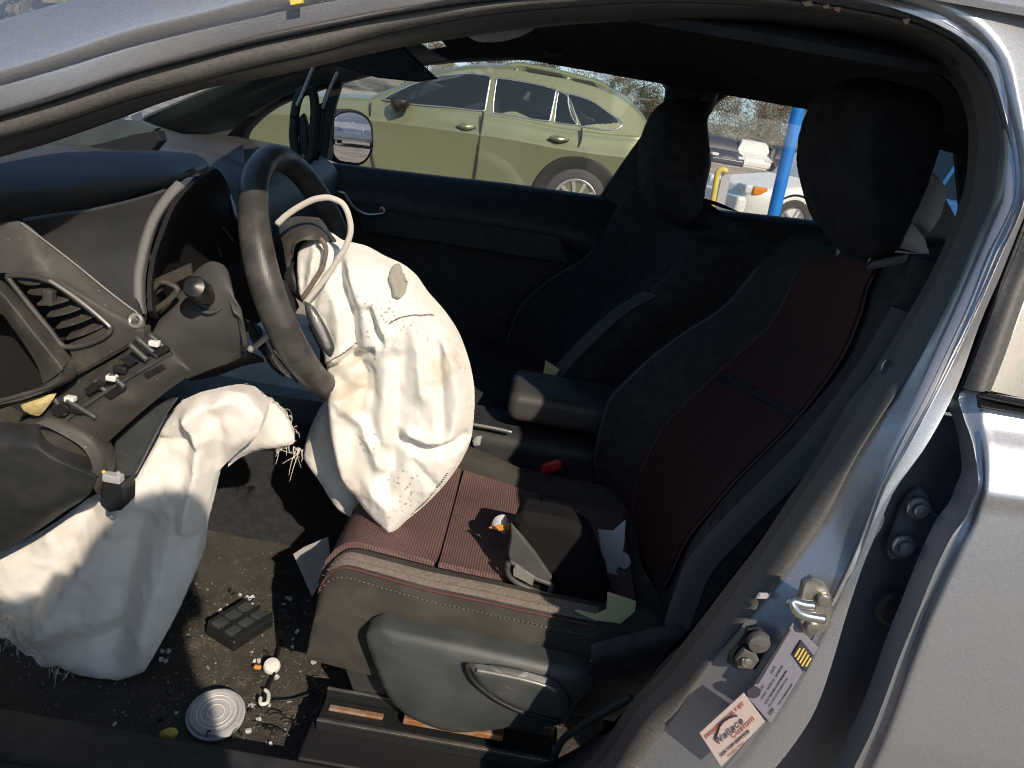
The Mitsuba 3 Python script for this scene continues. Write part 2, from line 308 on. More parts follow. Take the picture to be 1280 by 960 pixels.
K4 = [(-.813,.09,.996),(-.695,.112,1.056),(-.586,.135,1.107),(-.523,.148,1.134),(-.468,.16,1.161),(-.413,.173,1.19),(-.357,.184,1.214),(-.299,.195,1.238),(-.242,.206,1.26),(-.184,.216,1.283),(-.125,.225,1.302),(-.065,.232,1.318),(-.005,.24,1.334),(.056,.245,1.347),(.134,.251,1.358),(.212,.253,1.363),(.26,.253,1.364),(.308,.253,1.363),(.348,.249,1.356),(.381,.242,1.34),(.405,.231,1.317),(.419,.218,1.287),(.424,.205,1.259),(.423,.186,1.218),(.413,.171,1.184),(.401,.151,1.143),(.386,.132,1.101),(.366,.112,1.057),(.342,.092,1.007),(.327,.082,.959),(.318,.073,.912),(.3,.065,.867),(.275,.057,.809),(.251,.052,.756),(.233,.05,.701),(.217,.05,.64),(.201,.05,.585),(.164,.05,.494),(.06,.05,.404),(-.125,.05,.377),(-.315,.05,.38)]
K3 = [(-.783,.065,1.012),(-.672,.09,1.069),(-.567,.112,1.118),(-.506,.124,1.144),(-.453,.135,1.169),(-.4,.148,1.196),(-.345,.16,1.221),(-.291,.171,1.245),(-.235,.181,1.267),(-.178,.19,1.287),(-.136,.196,1.301),(-.093,.203,1.316),(-.021,.212,1.335),(.053,.219,1.35),(.128,.224,1.362),(.204,.226,1.366),(.265,.226,1.366),(.311,.226,1.365),(.351,.221,1.355),(.379,.216,1.344),(.395,.208,1.327),(.404,.199,1.307),(.41,.186,1.279),(.415,.173,1.252),(.417,.159,1.22),(.41,.146,1.192),(.39,.117,1.129),(.375,.097,1.086),(.357,.073,1.033),(.348,.061,.992),(.343,.051,.946),(.34,.041,.892),(.33,.035,.85),(.318,.029,.806),(.305,.024,.755),(.291,.022,.704),(.269,.022,.631),(.217,.022,.528),(.061,.022,.418),(-.118,.022,.391),(-.301,.022,.392)]
K2 = [(-.776,.063,1.034),(-.668,.089,1.09),(-.564,.111,1.138),(-.505,.123,1.164),(-.452,.135,1.189),(-.399,.147,1.215),(-.345,.157,1.238),(-.29,.167,1.26),(-.235,.178,1.282),(-.179,.186,1.301),(-.123,.195,1.321),(-.023,.208,1.348),(.087,.218,1.369),(.199,.22,1.374),(.276,.218,1.371),(.349,.213,1.358),(.387,.2,1.332),(.404,.187,1.303),(.415,.175,1.277),(.424,.163,1.25),(.428,.152,1.226),(.41,.124,1.165),(.398,.104,1.123),(.382,.083,1.076),(.368,.065,1.038),(.355,.052,.997),(.347,.043,.952),(.341,.033,.898),(.333,.025,.853),(.324,.019,.806),(.313,.014,.756),(.3,.012,.705),(.278,.012,.635),(.224,.012,.531),(.062,.012,.416),(-.115,.012,.39),(-.296,.012,.391)]
K1 = [(-.77,.06,1.044),(-.664,.086,1.1),(-.56,.108,1.148),(-.501,.12,1.173),(-.449,.131,1.198),(-.397,.143,1.225),(-.343,.154,1.248),(-.289,.164,1.271),(-.235,.174,1.291),(-.18,.183,1.312),(-.124,.192,1.331),(-.025,.205,1.358),(.083,.215,1.38),(.195,.217,1.385),(.278,.215,1.381),(.352,.207,1.365),(.391,.194,1.336),(.406,.179,1.303),(.416,.167,1.277),(.424,.155,1.251),(.427,.144,1.227),(.41,.115,1.164),(.397,.095,1.121),(.382,.074,1.075),(.368,.057,1.037),(.356,.044,.999),(.345,.035,.955),(.341,.025,.902),(.334,.018,.858),(.328,.012,.812),(.319,.006,.763),(.307,.004,.714),(.287,.004,.641),(.232,.004,.531),(.063,.004,.412),(-.112,.004,.386),(-.292,.004,.387)]
K0 = [(-.789,.084,1.079),(-.682,.112,1.14),(-.578,.136,1.192),(-.519,.149,1.219),(-.459,.162,1.247),(-.384,.177,1.28),(-.302,.192,1.313),(-.226,.207,1.345),(-.135,.223,1.381),(-.034,.236,1.409),(.075,.249,1.438),(.188,.253,1.447),(.28,.252,1.444),(.373,.246,1.43),(.439,.231,1.398),(.465,.203,1.338),(.458,.173,1.273),(.441,.153,1.229),(.42,.12,1.157),(.406,.1,1.114),(.391,.073,1.054),(.373,.054,1.004),(.352,.042,.951),(.347,.035,.914),(.343,.028,.873),(.342,.023,.834),(.342,.017,.788),(.34,.012,.734),(.33,.012,.681),(.31,.012,.624),(.255,.012,.509),(.067,.012,.382),(-.112,.012,.355),(-.296,.012,.356)]
N = 184
R6, R5, R4, R3, R2, R1, R0 = [res(k, N) for k in (K6, K5, K4, K3, K2, K1, K0)]
pw = np.clip((np.arange(N) / N - .54) / .10, 0, 1)[:, None] * np.clip((.86 - np.arange(N) / N) / .1, 0, 1)[:, None]
R3 = R3 - pw * A([0, .008, 0]); R2 = R2 - pw * A([0, .001, 0]); R1 = R1 + pw * A([0, .007, 0]); R0 = R0 - pw * A([0, .004, 0])
roofw = np.clip((R0[:, 2] - 1.05) / .2, 0, 1)[:, None] * np.clip((.30 - R0[:, 0]) / .15, 0, 1)[:, None]
R00 = R0 + roofw * A([0, .09, .012])             # rolls over towards the roof and the windscreen
R0 = R0 - (1 - roofw) * A([0, 0, 0])
G = PchipInterpolator([0, .4, 1, 1.25, 2, 3, 4], np.stack([R00, R0, R1, R2 + (1 - .6 * pw) * A([0, .012, 0]), R2, R3, R4]), axis=0)(np.r_[np.linspace(0, 1, 10), 1.12, 1.25, 1.4, 1.6, np.linspace(1.8, 4, 16)])
add(CAR, cat(solid(G, .004)), 'm_silver', True)
labels[CAR] = {'label': 'wrecked silver hatchback with its driver door open and airbags hanging out', 'category': 'car'}
# flange seal, tucked against the flange; then the inner lip and the trim behind it
mid = (R5 + R4) / 2
nr = np.linalg.norm(R5 - R4, axis=1, keepdims=True)
seal = []
for a in np.linspace(0, np.pi, 9):
    seal.append(R4 + (R5 - R4) * (1 - np.cos(a)) / 2 + A([0, -.010, 0]) * np.sin(a) + A([0, -.002, 0]))
seal.append(R5 + A([0, .02, 0]))
add(CAR + '__door_seal', grid(np.stack(seal)), 'm_rubber', True, 'dusty rubber seal round the driver door opening')
lip = [R5 + A([0, .004, 0]), (R5 * .7 + R6 * .3) + A([0, -.004, 0]), (R5 * .3 + R6 * .7) + A([0, -.003, 0]), R6, R6 + A([0, .03, 0])]
add(CAR + '__door_seal_lip', grid(np.stack(lip)), 'm_dash_soft', True)
cen = A([-.05, .3, .95])
R7 = R6 + A([0, .12, 0]); R7 += (cen - R7) * A([.05, 0, .05])
iup = np.where(R6[:, 2] > 1.0)[0]; pil = R6[(np.arange(N) > N * .5)]
jj = np.arange(int(N * .40), int(N * .86))
add(CAR + '__centre_pillar_trim', solid(np.stack([R6[jj] + A([0, .028, 0]), (R6 + A([.018, .06, 0]))[jj], (R6 + A([.055, .13, 0]))[jj], (R6 + A([.11, .16, 0]))[jj]]), .004), 'm_trim', True)
jj = np.arange(0, int(N * .32))
add(CAR + '__windscreen_pillar_trim', solid(np.stack([R6[jj] + A([0, .03, 0]), (R6 + A([0, .055, .003]))[jj], (R6 + A([0, .07, .024]))[jj], (R6 + A([0, .075, .05]))[jj]]), .004), 'm_trim', True)
# front wing, bonnet, hinge pillar and kick panel, left of the frame
fx_ = np.linspace(0, 1, 24)
wing = np.stack([[(-.96 - 1.05 * f, .012 + .20 * f ** 3 + (.03 if z > .9 else 0) + .02 * (z < .5), z - .10 * f ** 2 * (z > .6)) for f in fx_] for z in (.30, .5, .7, .86, .93, .96)])
add(CAR + '__front_wing', solid(wing, .004), 'm_silver', True)
bon = np.stack([[(-1.02 - .99 * f - .12 * math.sin(g * math.pi), .05 + .20 * f ** 3 + (1.675 - .4 * f ** 3) * g, .965 - .10 * f ** 2 + .05 * math.sin(g * math.pi)) for f in fx_] for g in np.linspace(0, 1, 20)])
add(CAR + '__bonnet', solid(bon, -.004), 'm_silver', True)
add(CAR + '__hinge_pillar', box_to((-.97, .03, .26), (-.86, .12, .98), .02), 'm_silver')
add(CAR + '__kick_panel', box_to((-.90, .12, .28), (-.70, .15, .96), .01), 'm_trim')
add(CAR + '__far_front_wing', box_to((-2.0, 1.70, .35), (-1.0, 1.76, .93), .03), 'm_silver')
# outer roof, headliner, screens
def roofpt(x, f, drop=0):
    y = .20 + f * 1.375; z = 1.375 + .085 * (1 - (2 * f - 1) ** 2) - drop
    z -= .16 * np.clip((-.28 - x) / .45, 0, 1) ** 1.6 + .10 * np.clip((x - .9) / .9, 0, 1) ** 2
    return (x, y, z)
ys = np.linspace(0, 1, 22)
hx = lambda f: -.30 - .16 * (1 - (2 * f - 1) ** 2)
G = np.stack([[roofpt(hx(f) + s * (1.75 - hx(f)), f) for f in ys] for s in np.linspace(0, 1, 30)])
add(CAR + '__roof', solid(G, -.006), 'm_silver', True)
ys2 = np.linspace(.06, .94, 22)
G = np.stack([[A(roofpt(hx(f) + .03 + s * (1.65 - hx(f)), f, .04)) - A([0, 0, .045 * abs(2 * f - 1) ** 6]) for f in ys2] for s in np.linspace(0, 1, 30)])
add(CAR + '__headliner', solid(G, .01), 'm_headliner', True, 'dark fabric headliner')
base = [(-1.25 - .16 * (1 - (2 * f - 1) ** 2), .12 + 1.535 * f, .96) for f in ys]
top = [A(roofpt(hx(f), f)) + A([-.004, 0, -.004]) for f in ys]
add(CAR + '__windscreen', grid(np.stack([A(base) * (1 - s) + A(top) * s for s in np.linspace(0, 1, 14)])), 'm_glass', True)
# sun visor folded against the headliner, its light edge, and a ceiling lamp
add(CAR + '__sun_visor', plate([(-.458,.95,1.236),(-.358,.95,1.272),(-.327,.95,1.297),(-.24,.95,1.241),(-.277,.95,1.229),(-.353,.95,1.224)], .02, .004, (0, -1, -.3)), 'm_headliner', 30)
add(CAR + '__ceiling_lamp', pillow([(-.167,.75,1.312),(-.136,.75,1.324),(-.087,.75,1.339),(-.063,.75,1.338),(-.084,.75,1.323),(-.121,.75,1.309),(-.149,.75,1.305)], .01, .01, .02), 'm_paper_grey', True)
add(CAR + '__grab_handle', cat(tube([(-.059,1.42,1.355),(-.056,1.42,1.341),(-.027,1.42,1.344)], .006), tube([(-.027,1.42,1.344),(-.016,1.42,1.358),(.003,1.42,1.366),(.058,1.42,1.374),(.102,1.42,1.377),(.119,1.42,1.369),(.126,1.42,1.356)], .006)), 'm_stripe', True)

# ------------------------------------------------------------------ far (passenger) side of the car, seen from inside
W = [(-.858,1.6,.945),(-.854,1.6,1.007),(-.819,1.6,1.06),(-.766,1.6,1.106),(-.691,1.6,1.147),(-.586,1.6,1.197),(-.439,1.6,1.254),(-.315,1.6,1.29),(-.19,1.6,1.316),(-.065,1.6,1.338),(.06,1.6,1.351),(.166,1.6,1.352),(.237,1.6,1.34),(.268,1.6,1.317),(.271,1.6,1.286),(.244,1.6,1.216),(.211,1.6,1.148),(.178,1.6,1.074),(.154,1.6,1.018),(.039,1.6,1.011),(-.095,1.6,1.006),(-.274,1.6,.995),(-.476,1.6,.984),(-.633,1.6,.975)]
WO = [(-.974,1.56,.841),(-.928,1.56,.979),(-.891,1.56,1.048),(-.807,1.56,1.128),(-.703,1.56,1.185),(-.578,1.56,1.229),(-.435,1.56,1.284),(-.314,1.56,1.327),(-.194,1.56,1.361),(-.074,1.56,1.39),(.058,1.56,1.406),(.2,1.56,1.415),(.291,1.56,1.382),(.356,1.56,1.331),(.373,1.56,1.279),(.355,1.56,1.205),(.328,1.56,1.139),(.293,1.56,1.059),(.272,1.56,.957),(.141,1.56,.941),(-.08,1.56,.925),(-.258,1.56,.916),(-.458,1.56,.903),(-.637,1.56,.888)]
n = 120
a_, b_ = closed_curve(W, n), closed_curve(WO, n)
w0 = a_ + A([0, .05, 0])
fr = np.stack([w0, a_, a_ * .75 + b_ * .25 + A([0, -.012, 0]), b_]); fr = np.concatenate([fr, fr[:, :1]], 1)
add(CAR + '__passenger_door', grid(fr), 'm_trim', True)
add(CAR + '__passenger_door__window_glass', grid(np.stack([np.vstack([a_, a_[:1]]) * A([1, 0, 1]) + A([0, 1.63, 0]), np.tile(a_.mean(0) * A([1, 0, 1]) + A([0, 1.63, 0]), (n + 1, 1))])), 'm_glass', False)
add(CAR + '__passenger_door__window_seal', tube([(.27,1.585,1.317),(.269,1.585,1.285),(.242,1.585,1.216),(.21,1.585,1.148),(.177,1.585,1.075),(.153,1.585,1.019)], .006), 'm_stripe', True)
add(CAR + '__passenger_door__mirror_sail', plate([(-.622,1.615,1.22),(-.588,1.615,1.23),(-.61,1.615,1.126),(-.62,1.615,.985),(-.687,1.615,.967),(-.653,1.615,1.108)], .02, .003), 'm_black')
up = [(-.685,1.57,.951),(-.469,1.57,.979),(-.269,1.57,.989),(-.093,1.57,1),(.16,1.57,1.013),(.275,1.57,.945)]
lo1 = [(-.632,1.5,.923),(-.511,1.5,.906),(-.336,1.5,.906),(-.161,1.5,.912),(.035,1.5,.914),(.216,1.5,.885)]
lo2 = [(-.62,1.55,.855),(-.494,1.55,.832),(-.336,1.55,.837),(-.158,1.55,.857),(.02,1.55,.873),(.161,1.55,.839)]
lo3 = [(-.58,1.55,.491),(-.437,1.55,.492),(-.247,1.55,.502),(-.105,1.55,.504),(.082,1.55,.526),(.227,1.55,.515)]
lo4 = [(-.541,1.58,-.113),(-.383,1.58,-.112),(-.174,1.58,-.1),(-.017,1.58,-.098),(.189,1.58,-.071),(.349,1.58,-.084)]
add(CAR + '__passenger_door__upper_panel', solid(loft([up, lo1, lo2], 40, 6, True), .006), 'm_trim', True)
add(CAR + '__passenger_door__lower_panel', solid(loft([lo2, lo3, lo4], 40, 4), .006), 'm_trim', True)
add(CAR + '__passenger_door__insert', plate([(-.507,1.49,.897),(-.332,1.49,.891),(-.159,1.49,.903),(.058,1.49,.907),(.097,1.49,.839),(-.237,1.49,.835),(-.468,1.49,.828)], .012), 'm_trim')
add(CAR + '__passenger_door__handle', tube([(-.548,1.48,.922),(-.533,1.48,.923),(-.512,1.48,.903),(-.491,1.48,.886),(-.459,1.48,.878),(-.434,1.48,.883),(-.417,1.48,.892),(-.421,1.48,.902),(-.431,1.48,.896)], .0045), 'm_chrome', True)
# windscreen pillar trim of the far side
add(CAR + '__windscreen_pillar_trim', solid(loft([[(-1.014,1.38,1.036),(-.958,1.38,1.068),(-.855,1.38,1.127),(-.723,1.38,1.19),(-.551,1.38,1.251),(-.365,1.38,1.32)], [(-1.049,1.46,.987),(-.933,1.46,1.043),(-.81,1.46,1.114),(-.69,1.46,1.18),(-.532,1.46,1.24),(-.337,1.46,1.301)], [(-.881,1.55,1.004),(-.801,1.55,1.088),(-.697,1.55,1.154),(-.573,1.55,1.204),(-.43,1.55,1.259),(-.308,1.55,1.294)]], 40, 5, True), .006), 'm_teal_cast', True)
# wing mirror: shell outside the glass, mirror in it
mo = [(-.672,1.834,1.08),(-.658,1.856,1.106),(-.632,1.896,1.114),(-.604,1.938,1.107),(-.582,1.968,1.074),(-.575,1.975,1.015),(-.583,1.96,.974),(-.604,1.927,.953),(-.647,1.863,.957),(-.667,1.835,.987)]
mo2 = closed_curve(mo, 48); mc = mo2.mean(0)
MN = A([.83, -.55, .036]); MN /= np.linalg.norm(MN); mo2 = mo2 - ((mo2 - mc) @ MN)[:, None] * MN   # the mirror glass is flat
MN = A([.83, -.55, .036]); MN /= np.linalg.norm(MN)
sh = [(mo2 - mc) * .96 + mc - MN * .004, mo2 + MN * .002, (mo2 - mc) * 1.05 + mc - MN * .01, (mo2 - mc) * 1.0 + mc - MN * .05, (mo2 - mc) * .6 + mc - MN * .085, (mo2 - mc) * .02 + mc - MN * .095]
sh = np.stack(sh); sh = np.concatenate([sh, sh[:, :1]], 1)
add(CAR + '__wing_mirror', cat(grid(sh), box_to(mc + A([-.09, -.30, -.07]), mc + A([-.04, -.06, -.03]))), 'm_black', True)
add(CAR + '__wing_mirror__mirror_glass', plate((mo2 - mc) * .93 + mc, .003, .0006, MN), 'm_mirror', False)
# fallen rear-view mirror stay: dark arm with two pale straps
add(CAR + '__mirror_bracket', cat(tube([(-.551,1.1,1.115),(-.545,1.1,1.158),(-.53,1.1,1.176),(-.516,1.1,1.172),(-.508,1.1,1.119),(-.511,1.1,1.043),(-.528,1.1,1.028),(-.543,1.1,1.047),(-.551,1.1,1.087),(-.551,1.1,1.115)], .010, 8, 50), plate([(-.547,1.1,1.112),(-.535,1.1,1.128),(-.522,1.1,1.1),(-.518,1.1,1.043),(-.536,1.1,1.045)], .02, .004), tube([(-.51,1.12,1.135),(-.499,1.12,1.146),(-.5,1.12,1.087),(-.51,1.12,1.038)], .010, 8)), 'm_black', True)
add(CAR + '__mirror_bracket__strap', tube([(-.513,1.08,1.222),(-.524,1.08,1.189),(-.541,1.08,1.143)], .0035), 'm_paper_grey', True)
add(CAR + '__mirror_bracket__strap', tube([(-.47,1.11,1.221),(-.484,1.11,1.184),(-.496,1.11,1.144)], .0035), 'm_paper_grey', True)
# far centre pillar and rear door
add(CAR + '__far_centre_pillar', solid(loft([[(.058,1.55,1.405),(.199,1.55,1.414),(.29,1.55,1.382),(.354,1.55,1.331),(.371,1.55,1.278),(.354,1.55,1.205),(.327,1.55,1.139),(.291,1.55,1.06),(.273,1.55,.948),(.315,1.55,.655)], [(.162,1.53,1.435),(.307,1.53,1.421),(.39,1.53,1.378),(.389,1.53,1.301),(.377,1.53,1.26),(.408,1.53,1.154),(.416,1.53,1.037),(.423,1.53,.956),(.483,1.53,.668)]], 50, 4), .02), 'm_trim', True)
RW = [(.389,1.6,1.261),(.399,1.6,1.299),(.436,1.6,1.337),(.53,1.6,1.345),(.648,1.6,1.342),(.75,1.6,1.321),(.833,1.6,1.232),(.884,1.6,1.054),(.735,1.6,1.05),(.43,1.6,1.03),(.428,1.6,1.153)]
RWO = [(.342,1.56,1.233),(.343,1.56,1.313),(.393,1.56,1.389),(.502,1.56,1.407),(.645,1.56,1.411),(.798,1.56,1.388),(.908,1.56,1.247),(.956,1.56,.978),(.755,1.56,.942),(.413,1.56,.927),(.376,1.56,1.147)]
a_, b_ = closed_curve(RW, n), closed_curve(RWO, n)
a_ = res(np.vstack([RW, RW[:1]]), n, False); b_ = res(np.vstack([RWO, RWO[:1]]), n, False)
add(CAR + '__rear_passenger_door', cat(grid(np.stack([a_ + A([0, .05, 0]), a_, a_ * .8 + b_ * .2 + A([0, -.012, 0]), b_])), solid(loft([[(.41,1.56,.937),(.634,1.56,.939),(.956,1.56,.978)], [(.46,1.5,.696),(.681,1.5,.714),(1.008,1.5,.75)], [(.595,1.56,.182),(.848,1.56,.175),(1.218,1.56,.193)]], 20, 3), .006)), 'm_trim', 40)
add(CAR + '__rear_passenger_door__window_glass', grid(np.stack([a_ * A([1, 0, 1]) + A([0, 1.63, 0]), np.tile(a_.mean(0) * A([1, 0, 1]) + A([0, 1.63, 0]), (n, 1))])), 'm_glass', False)
add(CAR + '__rear_passenger_door__lock_pin', cyl((.42, 1.54, .995), (.42, 1.54, 1.012), .004), 'm_chrome')
# rear pillar with the small quarter light, rear bench, tailgate
add(CAR + '__rear_pillar_trim', cat(plate([(.683,1.52,1.444),(1.137,1.52,1.518),(1.383,1.52,.906),(1.11,1.52,1.078),(1.015,1.52,1.284),(.95,1.52,1.287),(.937,1.52,1.265),(.859,1.52,1.34),(.766,1.52,1.344)], .02)), 'm_headliner')
add(CAR + '__rear_pillar_trim__lower_panel', plate([(.97,1.5,.992),(.962,1.5,1.076),(.958,1.5,1.228),(.99,1.5,1.201),(1.092,1.5,1.099),(1.387,1.5,.867),(1.434,1.5,.637),(1.09,1.5,.572)], .02), 'm_plastic_grey')
add(CAR + '__rear_seat', cat(rbox((.20, 1.2, .56), .06, 16, (1.08, .88, .80)), rbox((.55, 1.2, .18), .06, 16, (.80, .88, .50))), 'm_fabric_dark', True)
add(CAR + '__rear_seat__headrest', pillow([(.829,1.25,1.117),(.83,1.25,1.179),(.843,1.25,1.231),(.885,1.25,1.196),(.89,1.25,1.146),(.87,1.25,1.095)], .05, .06, .03, .006, n=60), 'm_paper_grey', True)  # pale grey stands in for sunlight on the headrest
add(CAR + '__rear_seat__headrest', pillow([(.751,1.15,1.079),(.778,1.15,1.126),(.823,1.15,1.099),(.856,1.15,1.049),(.814,1.15,1.047)], .05, .06, .03, .006, n=60), 'm_paper_grey', True)  # sunlit look put into the pale colour here too
add(CAR + '__tailgate', cat(box_to((1.85, .15, .35), (1.95, 1.62, .92), .02), box_to((1.55, .15, 1.24), (1.75, 1.62, 1.34), .02)), 'm_trim')

# ------------------------------------------------------------------ dashboard
DB = CAR + '__dashboard'
top1 = [(-.815,.42,1.036),(-.717,.42,1.054),(-.62,.42,1.071),(-.503,.42,1.092),(-.456,.42,1.096),(-.438,.42,1.086)]
top2 = [(-.776,.37,1.032),(-.683,.37,1.046),(-.59,.37,1.063),(-.489,.37,1.085),(-.44,.37,1.09),(-.42,.37,1.089)]
top3 = [(-.744,.325,1.002),(-.653,.325,1.022),(-.584,.325,1.039),(-.505,.325,1.059),(-.451,.325,1.073),(-.412,.325,1.089)]
top4 = [(-.769,.35,.95),(-.673,.35,.978),(-.611,.35,.996),(-.549,.35,1.016),(-.488,.35,1.041),(-.441,.35,1.07)]
add(DB, solid(loft([top1, top2, top3, top4], 40, 6, True), .006), 'm_dash_soft', True, 'grey dashboard with its trim torn off')
bk = A([[(-.815,.42,1.036),(-.717,.42,1.054),(-.62,.42,1.071),(-.503,.42,1.092),(-.456,.42,1.096),(-.438,.42,1.086)], ])[0]
prof = [(-1.30, .95), (-1.05, .985), (-.80, 1.005), (-.62, 1.00), (-.55, .96), (-.53, .86), (-.60, .66)]
G = np.stack([[(x + .05 * np.cos((y - .9) * 1.6) - .05, y, z) for x, z in prof] for y in np.linspace(.40, 1.56, 30)])
add(DB + '__top_pad', solid(PchipInterpolator(np.arange(7), G, axis=1)(np.linspace(0, 6, 40)), .006), 'm_dash_soft', True)
add(DB + '__centre_screen_hood', plate([(-1.123,.95,.942),(-1.056,.95,.978),(-.876,.95,1.061),(-.81,.95,1.07),(-.772,.95,1.062),(-.784,.95,1.048),(-.942,.95,.991)], .02), 'm_teal_cast', 30)  # teal in place of the greenish light on the hood
add(DB + '__centre_screen_hood__recess', plate([(-.927,.93,.993),(-.81,.93,1.044),(-.762,.93,1.059),(-.755,.93,1.042),(-.774,.93,1.017)], .03), 'm_black', 30)
add(DB + '__passenger_top', solid(loft([[(-1.065,1.3,1.027),(-.967,1.3,1.03),(-.86,1.3,1.02),(-.737,1.3,1.026)], [(-.882,1.15,1.005),(-.809,1.15,1.007),(-.737,1.15,1.008),(-.676,1.15,1.022)], [(-.773,1,.99),(-.723,1,.982),(-.686,1,.977),(-.622,1,.982)]], 30, 5, True), .006), 'm_dash_soft', True)
add(DB + '__hood_cheek', solid(loft([[(-.617,.31,.995),(-.585,.31,1.006),(-.526,.31,1.025),(-.468,.31,1.049),(-.443,.31,1.061)], [(-.606,.325,.977),(-.566,.325,.987),(-.515,.325,1),(-.478,.325,1.014),(-.462,.325,1.025)], [(-.575,.33,.955),(-.549,.33,.961),(-.513,.33,.969),(-.49,.33,.976),(-.48,.33,.977)], [(-.518,.31,.932),(-.505,.31,.935),(-.493,.31,.939),(-.484,.31,.94),(-.477,.31,.941)], [(-.462,.28,.916),(-.46,.28,.916),(-.459,.28,.915),(-.458,.28,.917),(-.457,.28,.918)]], 30, 6, True), .005), 'm_dash_soft', True)
st = loft([[(-.426,.31,1.074),(-.444,.31,1.051),(-.46,.31,1.022),(-.473,.31,.978),(-.478,.31,.944),(-.478,.31,.904)], [(-.417,.3,1.075),(-.436,.3,1.053),(-.453,.3,1.022),(-.465,.3,.981),(-.47,.3,.947),(-.468,.3,.908)], [(-.42,.313,1.072),(-.439,.313,1.048),(-.457,.313,1.016),(-.468,.313,.974),(-.472,.313,.94),(-.47,.313,.905)]], 40, 4, True)
add(DB + '__trim_strip', solid(st, .004), 'm_satin', True, 'satin silver strip along the instrument hood')
add(DB + '__instrument_hood', solid(loft([[(-.414,.3,1.074),(-.43,.3,1.051),(-.443,.3,1.018),(-.455,.3,.978),(-.459,.3,.943),(-.457,.3,.911)], [(-.455,.46,1.077),(-.478,.46,1.039),(-.493,.46,.992),(-.506,.46,.933),(-.512,.46,.897),(-.514,.46,.861)], [(-.493,.62,1.02),(-.485,.62,.984),(-.481,.62,.946),(-.495,.62,.897),(-.518,.62,.88),(-.547,.62,.861)]], 40, 5, True), .005), 'm_black', True)
add(DB + '__instrument_lens', plate([(-.572,.6,.981),(-.542,.6,1.036),(-.515,.6,1.053),(-.483,.6,1.018),(-.463,.6,.965),(-.466,.6,.913),(-.51,.6,.897),(-.562,.6,.876)], .01), 'm_lens')
add(DB + '__instrument_lens__pointer', tube([(-.501,.575,.96),(-.488,.575,.942),(-.481,.575,.925)], .002), 'm_stripe', True)
add(DB + '__instrument_lens__pointer', tube([(-.483,.575,.975),(-.474,.575,.967),(-.464,.575,.954)], .002), 'm_stripe', True)
# left end panel with the air vent
e1 = [(-.708,.275,.967),(-.62,.275,.998),(-.597,.275,1.004),(-.564,.275,.985),(-.527,.275,.962),(-.489,.275,.937),(-.455,.275,.918)]
e2 = [(-.695,.255,.949),(-.608,.255,.966),(-.58,.255,.97),(-.543,.255,.952),(-.506,.255,.935),(-.473,.255,.92),(-.439,.255,.91)]
e3 = [(-.692,.25,.934),(-.606,.25,.946),(-.578,.25,.95),(-.546,.25,.948),(-.522,.25,.937),(-.496,.25,.921),(-.469,.25,.903)]
add(DB + '__end_panel', solid(loft([e1, e2, e3], 40, 4, True), .005), 'm_dash', True)
b1 = [(-.469,.25,.903),(-.445,.25,.893),(-.439,.25,.899)]; 
add(DB + '__end_panel__lower_lip', plate([(-.475,.25,.908),(-.466,.25,.907),(-.439,.25,.907),(-.439,.25,.895),(-.466,.25,.874),(-.52,.25,.833),(-.531,.25,.84),(-.528,.25,.858),(-.532,.25,.87)], .02, .004), 'm_dash')
vo = [(-.595,.245,.945),(-.561,.245,.95),(-.545,.245,.948),(-.519,.245,.935),(-.495,.245,.92),(-.474,.245,.904),(-.529,.245,.871),(-.549,.245,.891),(-.571,.245,.916)]
add(DB + '__vent_bezel', tube(np.vstack([vo, vo[:1]]), .0032, 10, 90), 'm_dash', True)
add(DB + '__vent_bezel__vent_box', plate([(-.649,.31,.925),(-.605,.31,.931),(-.585,.31,.928),(-.507,.31,.879),(-.57,.31,.838)], .01), 'm_black')
add(DB + '__vent_bezel__bright_edge', tube(A([vo[i] for i in (2, 3, 4, 5)]) + A([.002, -.003, .002]), .0022, 8, 40), 'm_satin', True)
add(DB + '__seam_highlight', tube(A([(-.593,.272,1.003),(-.562,.272,.985),(-.525,.272,.962),(-.487,.272,.937),(-.456,.272,.919)]), .0011, 6, 50), 'm_satin', True)  # pale line draws the highlight along the panel edge
for k in range(6):
    f = (k + .45) / 6
    l_, r_ = A(vo[0]) * (1 - f) + A(vo[6]) * f, A(vo[1]) * (1 - f) + A(vo[5]) * f
    pts = np.stack([l_ + A([.004, .008, .004]), (l_ + r_) / 2 + A([0, .004, 0]), r_ + A([-.002, .01, 0])])
    s = [pts + A([0, -.002, -.005]), pts + A([-.002, .030, .004])]
    add(DB + '__vent_slat', solid(loft(s, 14, 2), .0025), 'm_dash', 30)
add(DB + '__vent_slat_tab', rbox((.012, .012, .02), .003, at=A([(-.549,.25,.927)][0])), 'm_dash')
# rounded horn of the bezel to the left, with the hollow behind it
h1 = [(-.659,.245,.94),(-.603,.245,.939),(-.585,.245,.925),(-.563,.245,.9),(-.54,.245,.878),(-.523,.245,.859)]
h2 = [(-.637,.215,.938),(-.583,.215,.934),(-.569,.215,.92),(-.55,.215,.897),(-.529,.215,.872),(-.515,.215,.855)]
h3 = [(-.653,.23,.886),(-.595,.23,.904),(-.583,.23,.891),(-.569,.23,.872),(-.555,.23,.848),(-.548,.23,.825)]
add(DB + '__vent_surround', solid(loft([h1, h2, h3], 30, 5, True), .005), 'm_dash', True)
add(DB + '__vent_surround__tail', solid(loft([[(-.523,.245,.859),(-.516,.245,.84),(-.542,.245,.815),(-.593,.245,.785),(-.676,.245,.742)], [(-.518,.22,.852),(-.53,.22,.832),(-.556,.22,.815),(-.585,.22,.801),(-.655,.22,.772)], [(-.551,.235,.823),(-.56,.235,.813),(-.578,.235,.803),(-.606,.235,.794),(-.666,.235,.775)]], 24, 4, True), .005), 'm_dash', True)
